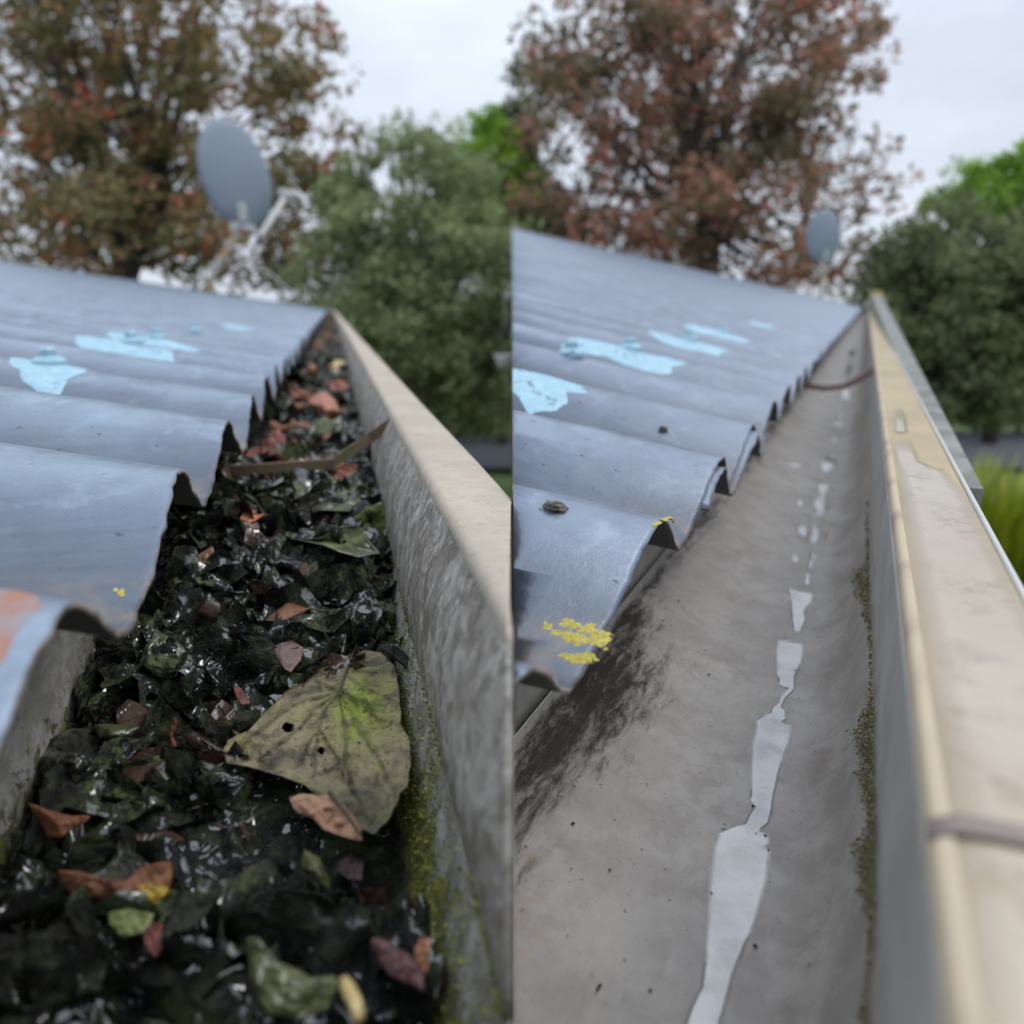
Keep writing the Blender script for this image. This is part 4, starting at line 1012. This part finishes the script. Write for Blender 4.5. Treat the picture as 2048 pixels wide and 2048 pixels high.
leaf(z5([(440, 610), (500, 580), (570, 560), (640, 605), (625, 680), (560, 760), (520, 735), (490, 680)]), M_pink, 'small wet pinkish scrap of leaf touching the top left of the largest leaf', lift=.006, seed=9, bump=.001)
leaf(z5([(210, 860), (240, 845), (290, 900), (310, 950), (260, 960), (225, 910)]), M_red, 'tiny red leaf tip in the black mulch left of the largest leaf', lift=.006, seed=10)
leaf(z4([(980, 1400), (1080, 1365), (1155, 1358), (1140, 1450), (1130, 1540), (1160, 1660), (1100, 1670), (1060, 1560), (1000, 1480)]), M_brown, 'small crinkled reddish leaf standing left of the largest leaf', lift=.0075, tilt=.9, curl=-.6, seed=11, bump=.0014, rings=14)
leaf(z4([(600, 1450), (850, 1428), (900, 1470), (840, 1520), (760, 1545), (640, 1530)]), M_olive, 'rolled olive leaf beside the small crinkled reddish leaf', lift=.0075, curl=-.8, seed=12)
leaf(z4([(330, 1540), (420, 1480), (560, 1470), (680, 1560), (760, 1640), (900, 1720), (800, 1800), (640, 1840), (480, 1860), (300, 1800), (230, 1700), (260, 1600)]), M_dark, 'big black wet leaf with folded rim at the left gutter wall', lift=.006, tilt=.35, curl=-.7, seed=13, bump=.0022, rings=24)
leaf(z4([(1230, 390), (1300, 340), (1370, 300), (1400, 390), (1410, 420), (1330, 400), (1260, 410)]), M_tan, 'small tan leaf corner beside the edge of the roof', lift=.005, tilt=.5, seed=14)
leaf(z4([(1000, 830), (1130, 900), (1240, 1010), (1180, 1130), (1060, 1150), (880, 1100), (930, 950)]), M_olive, 'wrinkled dark olive leaf below the overhanging roof corner', lift=.0055, tilt=.4, curl=-.5, seed=15, bump=.002, rings=20)
leaf(z4([(1100, 480), (1230, 400), (1400, 430), (1380, 560), (1300, 560), (1200, 500), (1080, 560)]), M_olive, 'folded olive leaf just below the small tan leaf corner', lift=.006, curl=-.6, seed=16, bump=.002)
leaf(z6l([(190, 370), (320, 420), (500, 470), (640, 465), (600, 510), (500, 560), (440, 620), (340, 610), (290, 520), (240, 440)]), M_brown, 'pointed orange brown leaf at the lower left wall of the gutter', lift=.008, tilt=.5, curl=-.3, seed=17, colf=lambda x, y, c: [1.4, 1.3, 1.2])
leaf(z6l([(400, 850), (560, 858), (750, 920), (900, 915), (990, 830), (1110, 800), (1200, 788), (1218, 900), (1180, 1000), (1110, 1080), (1000, 1100), (880, 1110), (760, 1130), (540, 1050), (430, 960)]), M_brown, 'long folded brown leaf with one yellow green corner in the foreground', lift=.009, tilt=.5, curl=-.5, seed=18, rings=20,
     colf=lambda x, y, c: [1 + 1.2 * sm(x, 272, 285) * sm(y, 1765, 1785), 1 + 2.6 * sm(x, 272, 285) * sm(y, 1765, 1785), 1 - .3 * sm(x, 272, 285)])
leaf(z6l([(760, 1150), (900, 1120), (1080, 1160), (1060, 1230), (1000, 1290), (860, 1320), (780, 1240)]), M_green, 'pale green leaf tip under the long folded brown leaf', lift=.0075, tilt=.4, seed=19)
leaf(z6l([(1010, 1290), (1080, 1220), (1150, 1230), (1140, 1400), (1090, 1460), (1020, 1380)]), M_red, 'small dark red leaf below the pale green tip', lift=.006, seed=20)
leaf(z7([(925, 1330), (1020, 1335), (1110, 1400), (1200, 1450), (1290, 1560), (1310, 1710), (1200, 1650), (1060, 1590), (980, 1480)]), M_pink, 'blurred pinkish brown leaf at the lower right of the mulch', lift=.011, tilt=.5, curl=-.5, seed=21, colf=lambda x, y, c: [.8, .65, .65])
leaf(z7([(1230, 1420), (1265, 1330), (1345, 1325), (1335, 1450), (1325, 1570), (1240, 1560)]), M_tan, 'short upright tan leaf stub beside the blurred pinkish leaf', lift=.013, tilt=.9, seed=22, colf=lambda x, y, c: [1.2, .95, .85])
leaf(z7([(40, 1330), (110, 1310), (200, 1470), (420, 1560), (600, 1690), (690, 1590), (680, 1700), (620, 1830), (400, 1900), (200, 1850), (80, 1650)]), M_olive, 'large blurred olive leaf at the bottom edge', lift=.012, tilt=.3, curl=-.4, seed=23, bump=.0016, rings=18, colf=lambda x, y, c: [1.5, 1.4, 1.3])
leaf(z7([(450, 700), (560, 760), (620, 900), (640, 1010), (560, 960), (500, 860), (430, 830)]), M_olive, 'arched olive leaf just below the tan toothed leaf', lift=.009, tilt=.8, curl=-.9, seed=24, colf=lambda x, y, c: [1.6, 1.4, 1.2])
leaf(z7([(680, 800), (780, 740), (870, 800), (860, 920), (760, 910), (690, 860)]), M_pink, 'grey purple wet scrap of leaf below the tan toothed leaf', lift=.004, seed=25, colf=lambda x, y, c: [.28, .25, .28])
leaf(z6l([(1130, 1360), (1200, 1180), (1290, 1010), (1400, 1000), (1520, 1060), (1440, 1180), (1330, 1270), (1200, 1300)]), M_dark, 'smooth black leaf shining in the foreground, largest of the wet ones', lift=.009, tilt=-.25, curl=-.3, seed=26, bump=.0010, rings=14)
leaf(z6l([(150, 1500), (420, 1320), (640, 1380), (760, 1500), (700, 1700), (480, 1800), (200, 1760)]), M_dark, 'black wet leaf at the lower left corner', lift=.006, tilt=.2, curl=-.6, seed=27, bump=.002)
leaf(z3([(585, 1570), (720, 1560), (850, 1490), (960, 1480), (1030, 1590), (1085, 1650), (950, 1672), (840, 1640), (740, 1600)]), M_olive, 'curled grey green leaf with pale rim resting against the gutter wall', lift=.006, tilt=.45, curl=.4, seed=28, rings=18, colf=lambda x, y, c: [1.3, 1.3, 1.2])
leaf(z3([(930, 1440), (1010, 1370), (1110, 1335), (1140, 1450), (1120, 1560), (1040, 1570), (960, 1520)]), M_olive, 'upright mossy leaf pressed to the gutter wall', lift=.006, tilt=.9, seed=29, bump=.001, colf=lambda x, y, c: [1.2, 1.25, .7])
leaf(z3([(560, 1180), (700, 1330), (820, 1290), (960, 1240), (980, 1330), (900, 1400), (760, 1390), (640, 1400), (500, 1440), (560, 1380)]), M_olive, 'broad wet grey olive leaf in front of the rusty strap', lift=.004, tilt=.2, seed=30, bump=.0012, colf=lambda x, y, c: [1.1, 1.15, 1.2])
leaf(z3([(240, 1440), (285, 1370), (350, 1390), (390, 1415), (330, 1455), (280, 1470)]), M_tan, 'small orange tan leaf left of the broad wet olive leaf', lift=.005, seed=31, colf=lambda x, y, c: [1.2, .75, .6])
leaf(z3([(0, 1690), (60, 1620), (110, 1700), (120, 1740), (60, 1720)]), M_tan, 'tan pointed leaf tip beside the roof corrugation', lift=.005, seed=32)
leaf(z3([(805, 1140), (860, 1105), (950, 1120), (930, 1210), (900, 1280), (865, 1270), (840, 1200)]), M_tan, 'pinkish tan leaf hanging below the bend of the rusty strap', lift=.007, tilt=1.0, seed=33, colf=lambda x, y, c: [1, .8, .75])
leaf(z3([(395, 940), (470, 895), (520, 950), (545, 1050), (500, 1085), (440, 1060), (420, 1000)]), M_orange, 'rolled red brown leaf standing behind the rusty strap', lift=.008, tilt=1.0, curl=-.8, seed=34, colf=lambda x, y, c: [.7, .55, .6])
leaf(z3([(530, 985), (570, 955), (600, 1010), (625, 1085), (575, 1090)]), M_orange, 'narrow orange leaf beside the rolled red brown leaf', lift=.007, tilt=.9, seed=35)
leaf(z3([(270, 1060), (320, 1005), (400, 1010), (450, 1050), (410, 1090), (300, 1100)]), M_red, 'dull red leaf between the roof edge and the rolled leaf', lift=.006, tilt=.5, seed=36, colf=lambda x, y, c: [1.3, 1.1, 1.1])
leaf(z3([(640, 740), (690, 690), (760, 680), (815, 720), (850, 800), (790, 855), (740, 820), (700, 790)]), M_orange, 'bright salmon orange leaf farther up the gutter', lift=.009, tilt=.7, curl=-.4, seed=37, colf=lambda x, y, c: [1.15, 1.1, 1.1])
leaf(z3([(720, 880), (780, 860), (850, 820), (850, 900), (800, 980), (740, 1000), (700, 960)]), M_olive, 'mid green leaf between the orange leaf and the strap', lift=.006, tilt=.5, seed=38, colf=lambda x, y, c: [1.5, 1.5, 1.3])
leaf(z3([(775, 530), (820, 483), (880, 490), (860, 545), (800, 560)]), M_yellow, 'pale yellow leaf beyond the salmon orange leaf', lift=.008, tilt=.5, seed=39)
leaf(z3([(650, 560), (660, 510), (700, 515), (700, 570)]), M_orange, 'small orange leaf left of the pale yellow one', lift=.006, tilt=.5, seed=40)
leaf(z3([(780, 640), (830, 600), (870, 620), (850, 670), (800, 670)]), M_red, 'small crimson leaf between the yellow and the salmon leaf', lift=.006, tilt=.5, seed=41, colf=lambda x, y, c: [1.3, 1, 1])
leaf(z3([(680, 390), (710, 370), (745, 385), (740, 415), (690, 420)]), M_red, 'small rose red leaf far up the gutter beside the roof', lift=.007, tilt=.5, seed=42, colf=lambda x, y, c: [1.5, 1.2, 1.3])
# twig and curl at the wall right of the big leaf
leaf(z5([(1110, 590), (1190, 580), (1260, 620), (1330, 700), (1395, 770), (1390, 850), (1340, 960), (1310, 900), (1330, 800), (1260, 700), (1180, 640)]), M_dark, 'black curled leaf edge squeezed between largest leaf and gutter wall', lift=.009, tilt=.4, curl=.3, seed=44, bump=.001)
mb = MB(); pts = [Vector(LG.w(*LG.on(x, y, -.074))) for x, y in z7([(730, 1620), (770, 1700), (820, 1800), (840, 1900)])]
mb.tube(pts, [.0006, .0009, .0008, .0006], 8); o = mb.build('leaf_stalk', M_yellow, None, True, -1)
me = o.data; ca = me.color_attributes.new('Col', 'FLOAT_COLOR', 'POINT'); ca.data.foreach_set('color', [1.0] * (4 * len(me.vertices)))
tag(o, 'pale yellow leaf stalk poking up at the bottom edge', 'stalk')
# scattered far leaves
rnd = random.Random(21); k = 0
for i in range(46):
    s = .30 * (1.075 ** i) * rnd.uniform(.95, 1.05)
    if s > 7.5: break
    a = rnd.uniform(-.030, .010); h = mbase(s, a) + .003
    mt = rnd.choice([M_brown, M_red, M_orange, M_tan, M_olive, M_brown])
    L_ = rnd.uniform(.006, .012) * (1 + .15 * min(s, 2)); V, Fq = crumple(Vector((0, 0, 0)), L_, L_ * .6, L_ * .3, rnd)
    C = [(1, 1, 1, 1)] * len(V); o = mesh('fallen_leaf', V, Fq, mt, None, True, 0, cols=C); o.location = LG.w(s, a, h + .003); solid(o, .0002)
    tag(o, 'small curled brown or red leaf in the far part of the clogged gutter', 'leaf', 'small leaves in the far part of the clogged gutter')

# ================================================================ SATELLITE DISHES
def dish(cx, cy, D, rx, ry, roll, label, lnb, foot, extra=True, side=0):
    c = Vector(at(cx, cy, D)); sc = D / F
    root = empty('satellite_dish', c); tag(root, label, 'satellite dish')
    Fw = c.normalized(); Rr = Fw.cross(Vector((0, 0, 1))).normalized(); U = Rr.cross(Fw)
    ca, sa = math.cos(roll), math.sin(roll)
    maj = (U * ca - Rr * sa) * ry * sc
    # disc is turned about its long axis: its real width is larger than what shows
    yaw = math.acos(min(1, rx / (ry * .93))); mn = (Rr * ca + U * sa)
    mi = (mn * math.cos(yaw) + Fw * math.sin(yaw)) * ry * .93 * sc
    nrm = maj.cross(mi).normalized()
    if nrm.dot(Fw) > 0: nrm = -nrm         # towards viewer: convex back
    V = []; Fc = []; n = 48; R_ = 12
    V.append(nrm * .16 * ry * sc)
    for g in range(1, R_ + 1):
        for k in range(n):
            a = k * 6.2832 / n; r = g / R_
            V.append(maj * math.cos(a) * r + mi * math.sin(a) * r + nrm * .16 * ry * sc * (1 - r * r) - (nrm * .02 * ry * sc if g == R_ else nrm * 0))
    for k in range(n): Fc.append((0, 1 + k, 1 + (k + 1) % n))
    for g in range(R_ - 1):
        for k in range(n):
            a = 1 + g * n + k; b = 1 + g * n + (k + 1) % n; Fc.append((a, a + n, b + n, b))
    o = mesh('reflector', V, Fc, M_dish, root); solid(o, .004)
    def L(x, y, dd=0): return Vector(at(x, y, D + dd)) - c
    mb = MB()
    kx = rx / 65
    mb.box(L(cx + 10 * kx, cy + 72 * kx, -.10), Rr * .035 * kx, Fw * .05, U * .075 * kx)
    mb.box(L(cx - 4 * kx, cy + 98 * kx, -.08), Rr * .045 * kx, Fw * .03, U * .03 * kx)
    mb.box(L(cx + 22 * kx, cy + 102 * kx, -.06), Rr * .05 * kx, Fw * .03, U * .022 * kx)
    bevel(mb.build('bracket', M_galv, root, False), .006)
    mb = MB(); e0 = L(cx + 46 * kx, cy + 118 * kx, -.04); e1 = L(*lnb, .25)
    mb.tube([L(cx + 18 * kx, cy + 100 * kx, -.05), e0, e0.lerp(e1, .5), e1], .028 * kx, 8); mb.build('feed_arm', M_galv, root)
    mb = MB(); mb.tube([e1 + Vector((.12 * kx, 0, .0)), e1 + Vector((0.05 * kx, 0, .02)), e1 + Vector((-.06 * kx, 0, .03))], [.02 * kx, .035 * kx, .045 * kx], 10)
    mb.tube([e1, e1 + Vector((.10 * kx, 0, -.08 * kx))], .018 * kx, 8); mb.build('receiver', M_galv, root)
    mb = MB(); f = L(*foot); mb.tube([L(cx + 2 * kx, cy + 112 * kx, -.05), L((cx + foot[0]) / 2, (cy + 112 * kx + foot[1]) / 2), f, f + Vector((0, 0, -.5))], .033 * kx, 10); mb.build('mast', M_rpole, root)
    if extra:
        mb = MB(); mb.tube([L(cx - 8, cy + 158, .1), L(cx + 22, cy + 186, .2), L(cx + 60, cy + 190, .3), L(cx + 100, cy + 226, .5), L(cx + 158, cy + 263, .9)], .011, 8)
        mb.build('brace', M_galv, root)
    return root
dish(475, 352, 6.6, 66, 103, math.radians(13), 'round grey satellite dish on its angled mast above the left hand roof', (571, 393), (420, 560))
dish(1648, 473, 7.6, 33, 52, math.radians(6), 'small looking grey satellite dish in front of the russet tree', (1690, 505), (1640, 620), extra=False)
